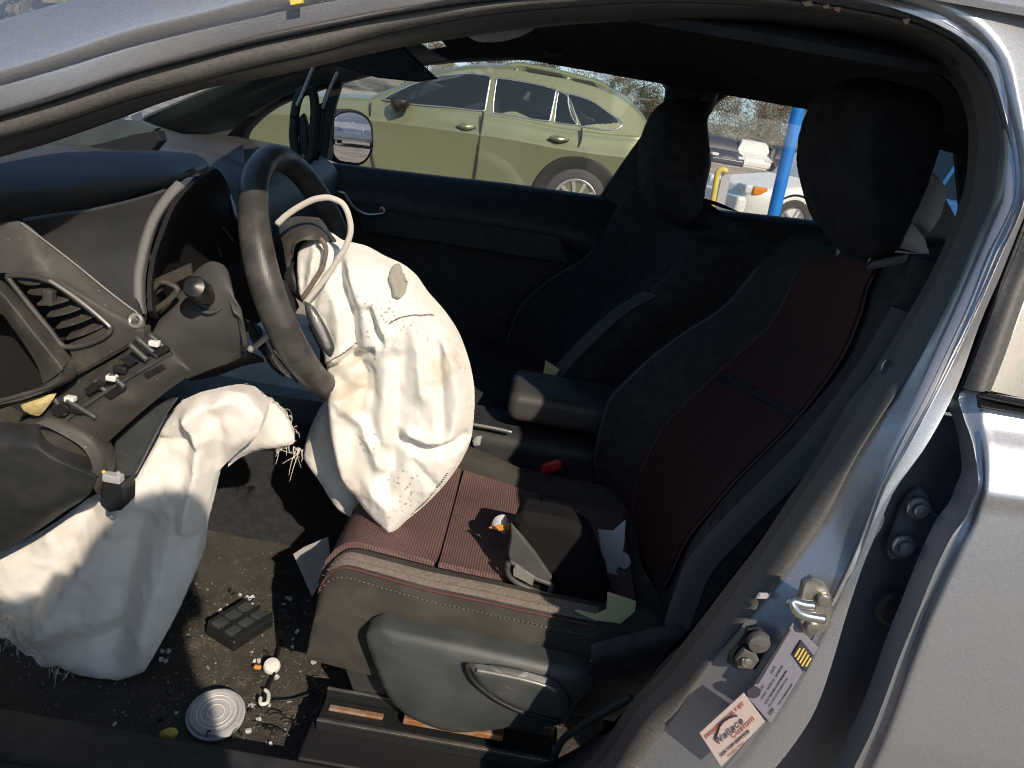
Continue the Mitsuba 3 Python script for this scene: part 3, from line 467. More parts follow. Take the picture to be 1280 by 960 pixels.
add(DB + '__end_cavity', plate([(-.707,.3,.862),(-.645,.3,.884),(-.606,.3,.854),(-.588,.3,.792),(-.632,.3,.756),(-.719,.3,.722)], .01), 'm_black')
# bare carrier under the panel
f1 = [(-.699,.27,.693),(-.591,.27,.759),(-.528,.27,.823),(-.477,.27,.866),(-.443,.27,.899),(-.428,.27,.896)]
f2 = [(-.672,.235,.703),(-.553,.235,.772),(-.497,.235,.822),(-.443,.235,.871),(-.406,.235,.902),(-.384,.235,.888)]
f3 = [(-.659,.215,.682),(-.526,.215,.764),(-.471,.215,.812),(-.419,.215,.855),(-.38,.215,.887),(-.367,.215,.882)]
f4 = [(-.679,.235,.621),(-.499,.235,.731),(-.469,.235,.766),(-.429,.235,.812),(-.395,.235,.848),(-.379,.235,.863)]
add(DB + '__bare_carrier', solid(loft([f1, f2, f3, f4], 40, 4, True), .006), 'm_dash', True, 'scuffed bare carrier under the torn off dashboard trim')
for q in ("163,428 182,446", "172,424 196,444", "176,432 204,452", "150,452 170,470", "128,478 146,500", "104,488 124,512", "142,462 158,476", "120,470 110,482"):
    pass
for s in ([(-.438,.222,.896),(-.417,.222,.88)], [(-.431,.224,.905),(-.405,.224,.886)], [(-.458,.217,.857),(-.441,.217,.844)], [(-.509,.216,.815),(-.475,.216,.799)], [(-.527,.22,.812),(-.514,.22,.794)], [(-.48,.222,.843),(-.464,.222,.831)], [(-.417,.226,.91),(-.395,.226,.895)]):
    add(DB + '__bare_carrier__rib', tube(A(s) + A([0, -.003, .003]), .0034, 8, 8), 'm_plastic_grey', True)
for s in ([(-.452,.225,.863)], [(-.475,.22,.84)], [(-.421,.222,.894)], [(-.498,.213,.808)], [(-.398,.222,.892)]):
    add(DB + '__bare_carrier__recess', rbox((.016, .006, .009), .002, at=A(s[0])), 'm_black')
for s in ([(-.456,.22,.856)], [(-.507,.222,.819)], [(-.409,.226,.905)]):
    add(DB + '__bare_carrier__clip', rbox((.012, .010, .007), .002, at=A(s[0]) + A([0, -.006, 0])), 'm_white_plastic', label='white plastic trim clip')
for s in ([(-.448,.218,.878),(-.439,.218,.885),(-.428,.218,.88),(-.439,.218,.871)], [(-.49,.214,.835),(-.473,.214,.849),(-.466,.214,.844),(-.484,.214,.829)], [(-.42,.214,.867),(-.398,.214,.883),(-.392,.214,.879),(-.415,.214,.861)], [(-.532,.212,.802),(-.516,.212,.814),(-.505,.212,.807),(-.521,.212,.793)], [(-.464,.211,.834),(-.445,.211,.849),(-.439,.211,.845),(-.457,.211,.829)], [(-.41,.216,.895),(-.397,.216,.906),(-.39,.216,.901),(-.403,.216,.891)]):
    add(DB + '__bare_carrier__slot', plate(s, .004, .0008), 'm_black')
add(DB + '__bare_carrier__ledge', tube([(-.531,.218,.773),(-.485,.218,.818),(-.432,.218,.863),(-.389,.218,.897)], .0022, 8, 40), 'm_plastic_grey', True)
add(DB + '__screw_boss', cat(lathe([(.003, 0), (.008, .002), (.010, .008), (.006, .010), (.004, .004), (0, .004)], [(-.45,.262,.912)][0], (0, -1, .4), 16)), 'm_satin', True)
add(DB + '__foam_pad', pillow([(-.584,.24,.787),(-.559,.24,.803),(-.539,.24,.811),(-.55,.24,.792),(-.565,.24,.776),(-.58,.24,.78)], .008, .01, .012, .004, n=50), 'm_foam', True, 'torn yellow foam pad')
# knee panel below, dark and rounded
k1 = [(-.666,.23,.734),(-.604,.23,.765),(-.559,.23,.769),(-.543,.23,.758),(-.496,.23,.737),(-.484,.23,.731)]
k2 = [(-.641,.195,.723),(-.581,.195,.75),(-.54,.195,.756),(-.514,.195,.746),(-.474,.195,.737),(-.466,.195,.734)]
k3 = [(-.651,.2,.647),(-.589,.2,.676),(-.539,.2,.689),(-.505,.2,.702),(-.479,.2,.712),(-.471,.2,.72)]
k4 = [(-.708,.26,.5),(-.638,.26,.553),(-.593,.26,.59),(-.548,.26,.633),(-.518,.26,.661),(-.509,.26,.674)]
add(DB + '__knee_panel', solid(loft([k1, k2, k3, k4], 40, 6, True), .006), 'm_trim', True)
add(DB + '__knee_panel__edge', solid(loft([[(-.542,.205,.784),(-.502,.205,.773),(-.483,.205,.759),(-.477,.205,.739),(-.478,.205,.716)], [(-.532,.212,.79),(-.498,.212,.784),(-.475,.212,.77),(-.467,.212,.747),(-.469,.212,.723),(-.478,.212,.704)], [(-.547,.25,.773),(-.509,.25,.767),(-.483,.25,.751),(-.477,.25,.729),(-.48,.25,.701),(-.493,.25,.676)]], 24, 4), .004), 'm_dash', True)
add(DB + '__knee_bracket', plate([(-.486,.27,.75),(-.437,.27,.804),(-.409,.27,.815),(-.422,.27,.791),(-.462,.27,.697),(-.479,.27,.687),(-.498,.27,.697),(-.489,.27,.728)], .012, .004), 'm_plastic_grey')
# steering column shroud with the stalk
SC = CAR + '__steering_column'
c1 = [(-.511,.4,.842),(-.486,.4,.887),(-.461,.4,.917),(-.44,.4,.951),(-.419,.4,.964),(-.406,.4,.961),(-.396,.4,.94)]
c2 = [(-.492,.375,.848),(-.464,.375,.878),(-.436,.375,.899),(-.413,.375,.921),(-.394,.375,.929),(-.383,.375,.926),(-.376,.375,.908)]
c3 = [(-.468,.385,.831),(-.455,.385,.845),(-.433,.385,.863),(-.41,.385,.876),(-.39,.385,.882),(-.377,.385,.882),(-.371,.385,.866)]
c4 = [(-.466,.43,.775),(-.459,.43,.782),(-.44,.43,.792),(-.422,.43,.803),(-.401,.43,.817),(-.39,.43,.824),(-.386,.43,.832)]
add(SC, solid(loft([c1, c2, c3, c4], 36, 6, True), .006), 'm_column', True, 'dark grey steering column shroud with a stalk')
add(SC + '__shroud_underside', solid(loft([[(-.466,.43,.775),(-.433,.43,.796),(-.39,.43,.823),(-.383,.43,.833)], [(-.49,.5,.743),(-.452,.5,.758),(-.411,.5,.782),(-.379,.5,.795)]], 20, 3), .006), 'm_trim', True)
sb = A([(-.417,.385,.916)][0]); tip = A([(-.411,.335,.941)][0]); sdv = (tip - sb) / np.linalg.norm(tip - sb)
add(SC + '__stalk', lathe([(0, -.03), (.009, -.03), (.010, .01), (.0125, .03), (.0150, .040), (.0150, .068), (.0125, .076), (.004, .079), (0, .079)], sb, sdv, 28), 'm_connector', 40, 'black control stalk pointing at the door')
add(SC + '__stalk__collar', lathe([(.019, -.006), (.022, .0), (.022, .006), (.019, .008), (.016, .004), (.016, -.01)], sb, sdv, 32), 'm_plastic_grey', True)
add(SC + '__bracket', cat(plate([(-.492,.37,.93),(-.44,.37,.963),(-.437,.37,.947),(-.471,.37,.923),(-.488,.37,.909)], .008), tube([(-.487,.36,.911),(-.467,.36,.936),(-.449,.36,.929),(-.457,.36,.917),(-.481,.36,.895)], .004)), 'm_dash')

# ------------------------------------------------------------------ steering wheel and driver airbag
SW = CAR + '__steering_wheel'
WC, WR = A([-.324, .535, .933]), .176
tl = math.radians(24); wn = A([math.cos(tl), 0, math.sin(tl)]); wu = A([-math.sin(tl), 0, math.cos(tl)]); wy = A([0, 1., 0])
def wpt(a, r, h=0): return WC + r * (math.cos(a) * wu + math.sin(a) * wy) + wn * h
th = np.linspace(0, 2 * np.pi, 97)[:-1]
rows = []
for a in th:
    c = wpt(a, WR); er = math.cos(a) * wu + math.sin(a) * wy
    rr = .0180 + .002 * max(0, math.cos(2 * (abs(math.sin(a)) - 1) * 3))
    rows.append([c + rr * (math.cos(b) * er + 1.08 * math.sin(b) * wn) for b in np.linspace(0, 2 * np.pi, 17)[:-1]])
rows = np.array(rows + rows[:1])
add(SW, grid(rows, wrap=True), 'm_leather', True, 'black leather steering wheel with a white airbag hanging from it')
add(SW + '__seam', cat([tube([wpt(a, WR + .0190 * math.cos(b), .0205 * math.sin(b)) for a, b in zip(np.full(20, 4.25), np.linspace(0, 6.28, 20))], .0009, 6, 30), tube([wpt(a, WR - .0180, .002) for a in np.linspace(3.4, 6.1, 40)], .0012, 6, 60)]), 'm_stripe', True)
add(SW + '__hub', pillow([wpt(a, .075 + .012 * math.cos(4 * a), .0) * A([1, 1, 1]) for a in np.linspace(0, 2 * np.pi, 24)[:-1]], .02, .05, .03, .006, axis=0), 'm_trim', True)
for a0 in (1.70, 4.58, 3.14):
    l_ = [wpt(a0 - .32, .07, -.012), wpt(a0 - .17, .12, -.006), wpt(a0 - .14, .170, 0)]
    r_ = [wpt(a0 + .32, .07, -.012), wpt(a0 + .17, .12, -.006), wpt(a0 + .14, .170, 0)]
    add(SW + '__spoke', solid(loft([l_, r_], 14, 4), .014), 'm_trim', 40)
add(SW + '__hub_cover', solid(loft([[(-.369,.5,1.006),(-.343,.5,1.024),(-.313,.5,1.027),(-.295,.5,1.01),(-.28,.5,.995)], [(-.344,.44,.999),(-.327,.44,1.019),(-.308,.44,1.025),(-.295,.44,1.021),(-.286,.44,1.01)], [(-.328,.42,.967),(-.325,.42,.986),(-.322,.42,1.001),(-.318,.42,1.007),(-.312,.42,1.01)]], 20, 4, True), .005), 'm_dash', True, 'split open airbag cover on the wheel hub')
add(SW + '__trim_spear', pillow([(-.291,.385,.936),(-.28,.385,.932),(-.266,.385,.916),(-.252,.385,.894),(-.245,.385,.877),(-.25,.385,.864),(-.262,.385,.874),(-.277,.385,.898),(-.287,.385,.919)], .006, .012, .012, .004, n=60), 'm_plastic_grey', True)
add(SW + '__trim_spear__inlay', pillow([(-.28,.379,.929),(-.268,.379,.917),(-.255,.379,.895),(-.249,.379,.88),(-.253,.379,.876),(-.264,.379,.891),(-.276,.379,.911)], .003, .004, .006, .003, n=50), 'm_satin', True)
ab = [(-.327,.46,.979),(-.313,.46,1.002),(-.302,.46,1.01),(-.283,.46,1.002),(-.252,.46,1),(-.217,.46,.989),(-.191,.46,.982),(-.166,.46,.968),(-.143,.46,.944),(-.114,.46,.919),(-.087,.46,.888),(-.072,.46,.861),(-.06,.46,.833),(-.05,.46,.796),(-.046,.46,.751),(-.053,.46,.716),(-.069,.46,.675),(-.097,.46,.627),(-.122,.46,.594),(-.147,.46,.567),(-.168,.46,.578),(-.191,.46,.596),(-.222,.46,.634),(-.246,.46,.676),(-.257,.46,.717),(-.266,.46,.768),(-.273,.46,.825),(-.288,.46,.865),(-.305,.46,.906),(-.323,.46,.931)]
fold = ridge([
    ([(-.292,.46,.996),(-.296,.46,.959),(-.304,.46,.918)], .010, .007), ([(-.324,.46,.975),(-.315,.46,.944),(-.308,.46,.915)], .008, .006), ([(-.283,.46,1),(-.285,.46,.967),(-.296,.46,.929)], -.012, .008),
    ([(-.27,.46,1.002),(-.257,.46,.966),(-.237,.46,.923),(-.228,.46,.876),(-.237,.46,.85)], -.020, .012), ([(-.251,.46,.999),(-.236,.46,.958),(-.217,.46,.903),(-.209,.46,.868)], .012, .014),
    ([(-.272,.46,.834),(-.256,.46,.845),(-.243,.46,.856),(-.233,.46,.866)], .016, .006), ([(-.268,.46,.822),(-.248,.46,.836),(-.226,.46,.852),(-.204,.46,.868)], -.016, .006),
    ([(-.224,.46,.857),(-.209,.46,.83),(-.205,.46,.806),(-.227,.46,.794)], -.016, .012), ([(-.21,.46,.928),(-.199,.46,.906),(-.189,.46,.886)], -.010, .006), ([(-.204,.46,.938),(-.184,.46,.897),(-.171,.46,.825),(-.168,.46,.735)], .018, .016),
    ([(-.168,.46,.863),(-.159,.46,.789),(-.155,.46,.71),(-.161,.46,.654)], -.016, .012), ([(-.232,.46,.795),(-.226,.46,.776),(-.202,.46,.755),(-.168,.46,.694)], .014, .012), ([(-.201,.46,.768),(-.177,.46,.733),(-.156,.46,.694)], -.010, .008), ([(-.252,.46,.797),(-.242,.46,.72),(-.218,.46,.643)], .012, .014),
    ([(-.142,.46,.74),(-.11,.46,.73),(-.08,.46,.735),(-.054,.46,.756)], -.018, .010), ([(-.137,.46,.754),(-.106,.46,.746),(-.075,.46,.755)], .012, .008), ([(-.102,.46,.899),(-.084,.46,.866),(-.074,.46,.818),(-.072,.46,.766)], .010, .010), ([(-.114,.46,.885),(-.099,.46,.838),(-.088,.46,.776)], -.008, .008),
    ([(-.123,.46,.708),(-.097,.46,.68),(-.085,.46,.666)], -.006, .006), ([(-.181,.46,.65),(-.153,.46,.627),(-.146,.46,.586)], .008, .012), ([(-.203,.46,.97),(-.189,.46,.943),(-.176,.46,.916)], -.006, .010), ([(-.151,.46,.915),(-.133,.46,.869),(-.125,.46,.821)], .010, .018)])
def abd(x, z):
    p = np.stack([x * 26, z * 8, x * 0], -1)
    return 1.15 * fold(x, z) + .012 * (.5 - np.abs(2 * meshkit.fbm(p, 2, 3) - 1)) + .012 * (meshkit.fbm(p * .6, 2, 5) - .5) + .004 * (.5 - np.abs(2 * meshkit.fbm(p * A([2.5, 5, 1]), 2, 8) - 1))
bag = pillow(ab, .03, .14, .05, .004, abd, n=260)
add(CAR + '__driver_airbag', bag, 'm_airbag', True, 'burst white driver airbag drooping from the wheel onto the seat')
add(CAR + '__driver_airbag__back_fold', pillow([(-.291,.56,.725),(-.31,.56,.69),(-.324,.56,.628),(-.315,.56,.611),(-.287,.56,.578),(-.271,.56,.553),(-.25,.56,.532),(-.218,.56,.52),(-.201,.56,.52),(-.211,.56,.562),(-.241,.56,.617),(-.271,.56,.7)], .04, .05, .03, .006, lambda x, z: .012 * (meshkit.fbm(np.stack([x * 20, z * 20, x * 0], -1)) - .5), n=90), 'm_airbag', True)
add(CAR + '__driver_airbag__shade_patch', pillow(drape(bag, closed_curve([(-.192,.43,.986),(-.184,.43,.992),(-.176,.43,.982),(-.167,.43,.97),(-.166,.43,.959),(-.174,.43,.95),(-.181,.43,.951),(-.185,.43,.963),(-.191,.43,.973)], 40), .005), .0015, .006, .004, .003, n=60), 'm_patch', True, 'grey patch in the colour of shaded airbag fabric')  # shade on the back of the fabric is put into this grey
sm_ = []
for ln in ([(-.267,.44,.839),(-.255,.44,.849),(-.242,.44,.859),(-.227,.44,.873)], [(-.179,.44,.917),(-.162,.44,.927),(-.145,.44,.931),(-.126,.44,.929)], [(-.224,.44,.652),(-.199,.44,.626),(-.171,.44,.601),(-.15,.44,.585)], [(-.072,.44,.695),(-.091,.44,.653),(-.115,.44,.615)]):
    for p in drape(bag, res(ln, 26), .0006):
        sm_.append(rbox((.0028, .0012, .0014), .0004, 6, p))
add(CAR + '__driver_airbag__stitching', cat(sm_), 'm_fabric_tan', False, kind='stuff')
add(CAR + '__driver_airbag__edge_binding', tube([(-.305,.425,.928),(-.291,.425,.954),(-.28,.425,.98),(-.278,.425,1),(-.287,.425,1.014)], .0035), 'm_fabric_tan', True)
add(CAR + '__horn_cable', tube([(-.336,.395,1.029),(-.323,.395,1.044),(-.305,.395,1.059),(-.287,.395,1.07),(-.271,.395,1.074),(-.256,.395,1.071),(-.245,.395,1.057),(-.24,.395,1.037),(-.245,.395,1.014),(-.252,.395,1),(-.266,.395,.971),(-.282,.395,.946),(-.292,.395,.93)], .0040, 10, 80), 'm_thread', True, 'pale loose cable looping from the wheel hub over the airbag')
add(CAR + '__column_bracket', plate([(-.419,.52,.849),(-.399,.52,.843),(-.378,.52,.818),(-.359,.52,.793),(-.339,.52,.767),(-.357,.52,.769),(-.384,.52,.793),(-.41,.52,.819)], .006), 'm_steel', 30)
for q_, m_ in (([(-.393,.49,.857),(-.378,.49,.834),(-.351,.49,.804),(-.322,.49,.775)], 'm_stripe'), ([(-.412,.5,.871),(-.389,.5,.835),(-.369,.5,.793),(-.346,.5,.778)], 'm_black'), ([(-.375,.48,.85),(-.361,.48,.821),(-.332,.48,.79)], 'm_paper_grey')):
    add(CAR + '__column_wire', tube(q_, .0022, 8), m_, True)
add(CAR + '__column_rod', tube([(-.377,.43,.837),(-.361,.43,.853),(-.345,.43,.873)], .0045), 'm_paper_grey', True)
# knee airbag
kb = [(-.431,.34,.784),(-.405,.34,.796),(-.373,.34,.809),(-.347,.34,.809),(-.32,.34,.782),(-.327,.34,.75),(-.35,.34,.725),(-.369,.34,.7),(-.384,.34,.679),(-.394,.34,.619),(-.402,.34,.578),(-.405,.34,.53),(-.418,.34,.485),(-.441,.34,.416),(-.468,.34,.35),(-.483,.34,.316),(-.521,.34,.292),(-.559,.34,.29),(-.584,.34,.291),(-.617,.34,.3),(-.66,.34,.281),(-.674,.34,.313),(-.69,.34,.336),(-.708,.34,.338),(-.759,.34,.318),(-.746,.34,.48),(-.698,.34,.49),(-.648,.34,.525),(-.599,.34,.571),(-.561,.34,.609),(-.517,.34,.64),(-.497,.34,.67),(-.472,.34,.71),(-.456,.34,.75)]
kfold = ridge([([(-.456,.34,.744),(-.418,.34,.769),(-.385,.34,.79),(-.37,.34,.807)], .012, .012), ([(-.407,.34,.788),(-.393,.34,.744),(-.395,.34,.682),(-.402,.34,.604)], .022, .014), ([(-.394,.34,.785),(-.379,.34,.747),(-.38,.34,.691)], -.014, .010), ([(-.461,.34,.725),(-.417,.34,.733),(-.397,.34,.731)], -.006, .006),
    ([(-.465,.34,.706),(-.472,.34,.655),(-.506,.34,.583)], .010, .014), ([(-.497,.34,.65),(-.506,.34,.596),(-.579,.34,.473),(-.631,.34,.375)], .014, .03), ([(-.426,.34,.651),(-.442,.34,.529),(-.471,.34,.395)], .014, .03), ([(-.553,.34,.587),(-.602,.34,.496),(-.655,.34,.4)], -.012, .02), ([(-.659,.34,.309),(-.595,.34,.353),(-.545,.34,.371),(-.508,.34,.387)], -.014, .02), ([(-.483,.34,.601),(-.507,.34,.474),(-.533,.34,.336)], -.012, .02)])
def kbd(x, z):
    p = np.stack([x * 14, z * 9, x * 0], -1)
    return 1.5 * kfold(x, z) + .008 * (.5 - np.abs(2 * meshkit.fbm(p, 2, 13) - 1)) + .006 * (meshkit.fbm(p * .7, 2, 4) - .5) + .004 * (.5 - np.abs(2 * meshkit.fbm(p * 4, 2, 2) - 1))
add(CAR + '__knee_airbag', pillow(kb, .012, .07, .03, .006, kbd, n=240, curved=False), 'm_kneebag', True, 'limp white knee airbag hanging under the dashboard')
add(CAR + '__knee_airbag__rear_flap', pillow([(-.428,.42,.763),(-.384,.42,.778),(-.349,.42,.773),(-.324,.42,.758),(-.309,.42,.738),(-.3,.42,.711),(-.321,.42,.697),(-.349,.42,.688),(-.379,.42,.669),(-.397,.42,.65),(-.393,.42,.709)], .02, .03, .03, .006, lambda x, z: .012 * (meshkit.fbm(np.stack([x * 20, z * 20, x * 0], -1)) - .5), n=90), 'm_kneebag', True)
fr = []
def fray(line, k, ln, dirv):
    q = res(line, k * 3)[rng.permutation(k * 3)[:k]]
    for p in q:
        d = A(dirv) + rng.normal(0, .45, 3); d /= np.linalg.norm(d); l_ = ln * rng.uniform(.2, 1.3); c = rng.normal(0, .35 * l_, 3)
        fr.append(tube([p - d * .004, p + d * l_ * .35 + c * .2, p + d * l_ * .6 + c * .7, p + d * l_ * .75 + c * 1.4 + A([0, 0, -.25 * l_])], [.0007, .0003], 5, 10))
fray([(-.384,.42,.774),(-.349,.42,.773),(-.322,.42,.758),(-.309,.42,.738),(-.3,.42,.711)], 24, .016, (.3, -.2, .6))
fray([(-.326,.42,.693),(-.309,.42,.699),(-.285,.42,.696)], 18, .022, (.1, -.2, -1))
fray([(-.708,.34,.338),(-.69,.34,.336),(-.674,.34,.313),(-.66,.34,.281),(-.617,.34,.3),(-.584,.34,.291)], 90, .035, (-.2, -.4, -.8))
fray([(-.708,.31,.382),(-.671,.31,.404),(-.655,.31,.364)], 40, .04, (.4, -.4, -.3))
add(CAR + '__knee_airbag__frayed_thread', cat(fr), 'm_thread', True, kind='stuff')
add(CAR + '__wiring_lead', tube([(-.467,.21,.735),(-.459,.21,.724),(-.454,.21,.712),(-.45,.21,.726),(-.446,.21,.731)], .0025), 'm_yellow', True)
add(CAR + '__wiring_lead', tube([(-.445,.205,.74),(-.447,.205,.724),(-.45,.205,.713)], .0025), 'm_paper_grey', True)
mc_ = A([(-.453,.205,.703)][0])
SWM = CAR + '__switch_module'
add(SWM, plate([(-.463,.2,.722),(-.438,.2,.728),(-.433,.2,.721),(-.434,.2,.699),(-.441,.2,.689),(-.456,.2,.683),(-.466,.2,.69),(-.466,.2,.712)], .022, .004), 'm_connector', 30, 'black switch module dangling by its wires below the dashboard')
add(SWM + '__plug', rbox((.022, .012, .010), .002, at=mc_ + A([.002, 0, .028])), 'm_paper_grey')
for k in range(0): add(SWM + '__tooth', rbox((.006, .006, .006), .001, at=mc_ + A([-.014 + .014 * k, -.012, -.018])), 'm_connector')
add(SWM + '__lamp', rbox((.004, .004, .003), .001, at=mc_ + A([.004, -.010, -.020])), 'm_white_plastic')

# ------------------------------------------------------------------ driver seat
DS = CAR + '__driver_seat'
def cushion(sgn_lift=.0):
    rows = []
    for s in np.linspace(0, 1, 40):
        x = -.235 + .50 * s
        e = np.clip(s / .12, 0, 1); nose = math.sqrt(max(0, 1 - (1 - e) ** 2))
        zt = .575 - .030 * math.sin(min(1, s * 1.1) * math.pi / 2)
        zb = .44
        row = []
        for t in np.linspace(-1, 1, 61):
            y = .53 + .245 * t * (.93 + .07 * min(1, s * 3))
            bol = (.036 if t < 0 else .064 - .034 * min(1, max(0, s - .3) / .25)) * math.exp(-((abs(t) - .80) / .17) ** 2) * (.6 + .4 * min(1, s * 2))
            drop = np.clip((abs(t) - .86) / .14, 0, 1)
            z = zt + bol - .05 * drop ** 2
            row.append((x + .012 * (t * t) * (1 - nose), y, zb + (z - zb) * (.25 + .75 * nose)))
        rows.append(row)
    return A(rows)
G = cushion()
bot = [[(p[0], p[1], .44) for p in (r[0], r[-1])] for r in G]
side0 = np.stack([[G[i, 0] * (1 - f) + A([G[i, 0, 0], G[i, 0, 1] - .012 * math.sin(f * 3.1), .43]) * f for f in np.linspace(0, 1, 8)] for i in range(40)])
side1 = np.stack([[G[i, -1] * (1 - f) + A([G[i, -1, 0], G[i, -1, 1] + .012 * math.sin(f * 3.1), .43]) * f for f in np.linspace(0, 1, 8)] for i in range(40)])
front = np.stack([G[0] * (1 - f) + (G[0] * A([1, 1, 0]) + A([.02 + 0 * f, 0, .42])) * f for f in np.linspace(0, 1, 8)])
add(DS, cat(grid(G), grid(side0), grid(side1), grid(front)), 'm_fabric', True, 'grey and maroon driver seat with a height lever on its side')
def onseat(x, t):
    s = np.clip((x + .235) / .50, 0, 1); i = s * 39; a = int(min(i, 38)); j = (t + 1) / 2 * 60; b = int(min(j, 59)); fa, fb = i - a, j - b
    return (G[a, b] * (1 - fa) + G[a + 1, b] * fa) * (1 - fb) + (G[a, b + 1] * (1 - fa) + G[a + 1, b + 1] * fa) * fb
def onpatch(x0, x1, t0, t1, lift=.004, nx=16, nt=18, crown=.004):
    g = []
    for u in np.linspace(0, 1, nx):
        g.append([onseat(x0 + (x1 - x0) * u, t0(u) + (t1(u) - t0(u)) * v) + A([0, 0, lift + crown * (1 - (2 * u - 1) ** 6) * (1 - (2 * v - 1) ** 6)]) for v in np.linspace(0, 1, nt)])
    return solid(A(g), -.008)
add(DS + '__cushion_insert', onpatch(-.228, -.066, lambda u: -.76 + .08 * u, lambda u: .62, .002), 'm_ribs', True)
add(DS + '__cushion_insert', onpatch(-.060, .085, lambda u: -.68 + .14 * u, lambda u: .62 - .03 * u, .002), 'm_ribs', True)
add(DS + '__cushion_insert', onpatch(.091, .24, lambda u: -.51, lambda u: .56, .002), 'm_ribs', True)
band = np.stack([[onseat(x, t) + A([0, -.002, .003]) for x in np.linspace(-.225, .175, 40)] for t in (-.81, -.83, -.85, -.87, -.89)])
add(DS + '__bolster_band', solid(band, .004), 'm_fabric_tan', True)
add(DS + '__piping', tube([onseat(x, -.90) + A([0, -.003, .002]) for x in np.linspace(-.225, .175, 40)], .0018, 8, 80), 'm_red_thread', True)
st = []
for t_, dy in ((-.93, -.004), (-.86, -.005)):
    for x in np.arange(-.22, .17, .0065):
        p = onseat(x, t_); st.append(rbox((.0036, .0014, .0014), .0005, 6, p + A([0, dy, .004])))
add(DS + '__stitching', cat(st), 'm_fabric_tan', False, kind='stuff')
# plastic side cover with the recline / height lever
sc = closed_curve([(-.136,.255,.526),(-.127,.255,.538),(-.112,.255,.544),(-.025,.255,.541),(.074,.255,.536),(.169,.255,.528),(.18,.255,.509),(.165,.255,.473),(.156,.255,.438),(.084,.255,.412),(-.003,.255,.385),(-.06,.255,.398),(-.087,.255,.419),(-.115,.255,.469)], 90)
ctr = sc.mean(0)
rim = [sc + A([0, .03, 0]), sc + A([0, .006, 0]), (sc - ctr) * A([.985, 1, .96]) + ctr, (sc - ctr) * A([.9, 1, .82]) + ctr + A([0, -.008, 0]), (sc - ctr) * A([.6, 1, .5]) + ctr + A([0, -.012, 0]), (sc - ctr) * 1e-3 + ctr + A([0, -.013, 0])]
rim = np.stack(rim); rim = np.concatenate([rim, rim[:, :1]], 1)
add(DS + '__side_cover', grid(rim), 'm_plastic_grey', 40, 'scuffed grey plastic side cover of the driver seat')
lev = [(.008,.237,.525),(.066,.237,.529),(.121,.237,.523),(.138,.237,.51),(.153,.237,.478),(.143,.237,.462),(.099,.237,.463),(.058,.237,.476),(.028,.237,.492)]
add(DS + '__height_lever', pillow(lev, .008, .012, .014, .006, n=90), 'm_plastic_grey', True, 'grey plastic seat height lever')
add(DS + '__height_lever__groove', tube([(.005,.236,.525),(.013,.236,.506),(.036,.236,.486),(.064,.236,.471),(.101,.236,.461),(.144,.236,.458)], .0035), 'm_black', True)
add(DS + '__height_lever__highlight_ridge', tube([(.02,.229,.524),(.067,.229,.523),(.115,.229,.518),(.127,.229,.513)], .0022), 'm_satin', True)
add(DS + '__side_shield', cat(solid(loft([[(.166,.27,.564),(.216,.27,.593),(.275,.27,.619),(.303,.27,.601)], [(.168,.255,.55),(.22,.255,.571),(.278,.255,.6),(.299,.255,.592)], [(.167,.262,.511),(.229,.262,.531),(.277,.262,.562),(.3,.262,.572)]], 20, 4, True), .006)), 'm_trim', True)
add(DS + '__front_panel', plate([(-.196,.31,.552),(-.164,.31,.483),(-.124,.31,.435),(-.072,.31,.341),(-.139,.31,.342),(-.188,.31,.464)], .02), 'm_trim')
# backrest
r1 = A([(.266,.29,.588),(.27,.29,.688),(.3,.29,.768),(.337,.29,.839),(.369,.29,.903),(.392,.29,.964),(.411,.29,1.034),(.421,.29,1.095),(.421,.29,1.138)]); r2 = A([(.263,.77,.447),(.211,.77,.541),(.182,.77,.632),(.184,.77,.717),(.223,.77,.797),(.286,.77,.879),(.355,.77,.952),(.394,.77,1.032),(.432,.77,1.089)])
r1, r2 = res(r1, 40), res(r2, 40); ax = np.linspace(0, 1, 40)[:, None]
def across(t, deep): return r1 * (1 - t) + r2 * t + deep
sag = .075 * np.clip(np.sin(np.clip(ax * 1.05, 0, 1) * np.pi) ** .5, .35, 1)
bkv = A([.13, 0, -.02])
cols = [r1 + A([.14, .03, -.02]), r1 + A([.10, -.012, -.01]), r1 + A([.035, -.022, 0]), r1, across(.13, A([.02, 0, 0]) * 1.0), across(.26, sag * A([.8, 0, -.2])), across(.5, sag * A([1, 0, -.25])), across(.74, sag * A([.8, 0, -.2])), across(.87, A([.02, 0, 0]) * 1.0), r2, r2 + A([.035, .02, 0]), r2 + A([.10, .012, -.01]), r2 + A([.14, -.03, -.02])]
Gb = PchipInterpolator(np.arange(13), np.stack(cols), axis=0)(np.linspace(0, 12, 73))
capc = Gb[:, -1:]; lastm = Gb[:, -1].mean(0)
roll = [Gb[:, -1] + A([.02 * k, 0, .012 * math.sin(k * .8)]) for k in (1, 2, 3, 4)]
topcap = np.stack([Gb[:, -1]] + [(Gb[:, -1] - lastm) * (1 - .06 * k) + lastm + A([.025 * k, 0, .012 * math.sin(min(k, 3) * .7)]) for k in (1, 2, 3, 4, 5)])
back = np.stack([Gb[0], Gb[0] * .5 + Gb[-1] * .5 + A([.04, 0, 0]), Gb[-1]])
add(DS + '__backrest', cat(grid(Gb), grid(topcap), grid(back)), 'm_fabric_dark', True, 'dark backrest with a maroon ribbed middle')
ib = np.stack([across(t, sag * A([dd, 0, -.25 * dd])) + A([-.004, 0, .002]) for t, dd in ((.24, .72), (.29, .86), (.4, .97), (.5, 1.), (.6, .97), (.68, .89), (.74, .78))])
ig = PchipInterpolator(np.arange(7), ib, axis=0)(np.linspace(0, 6, 30))
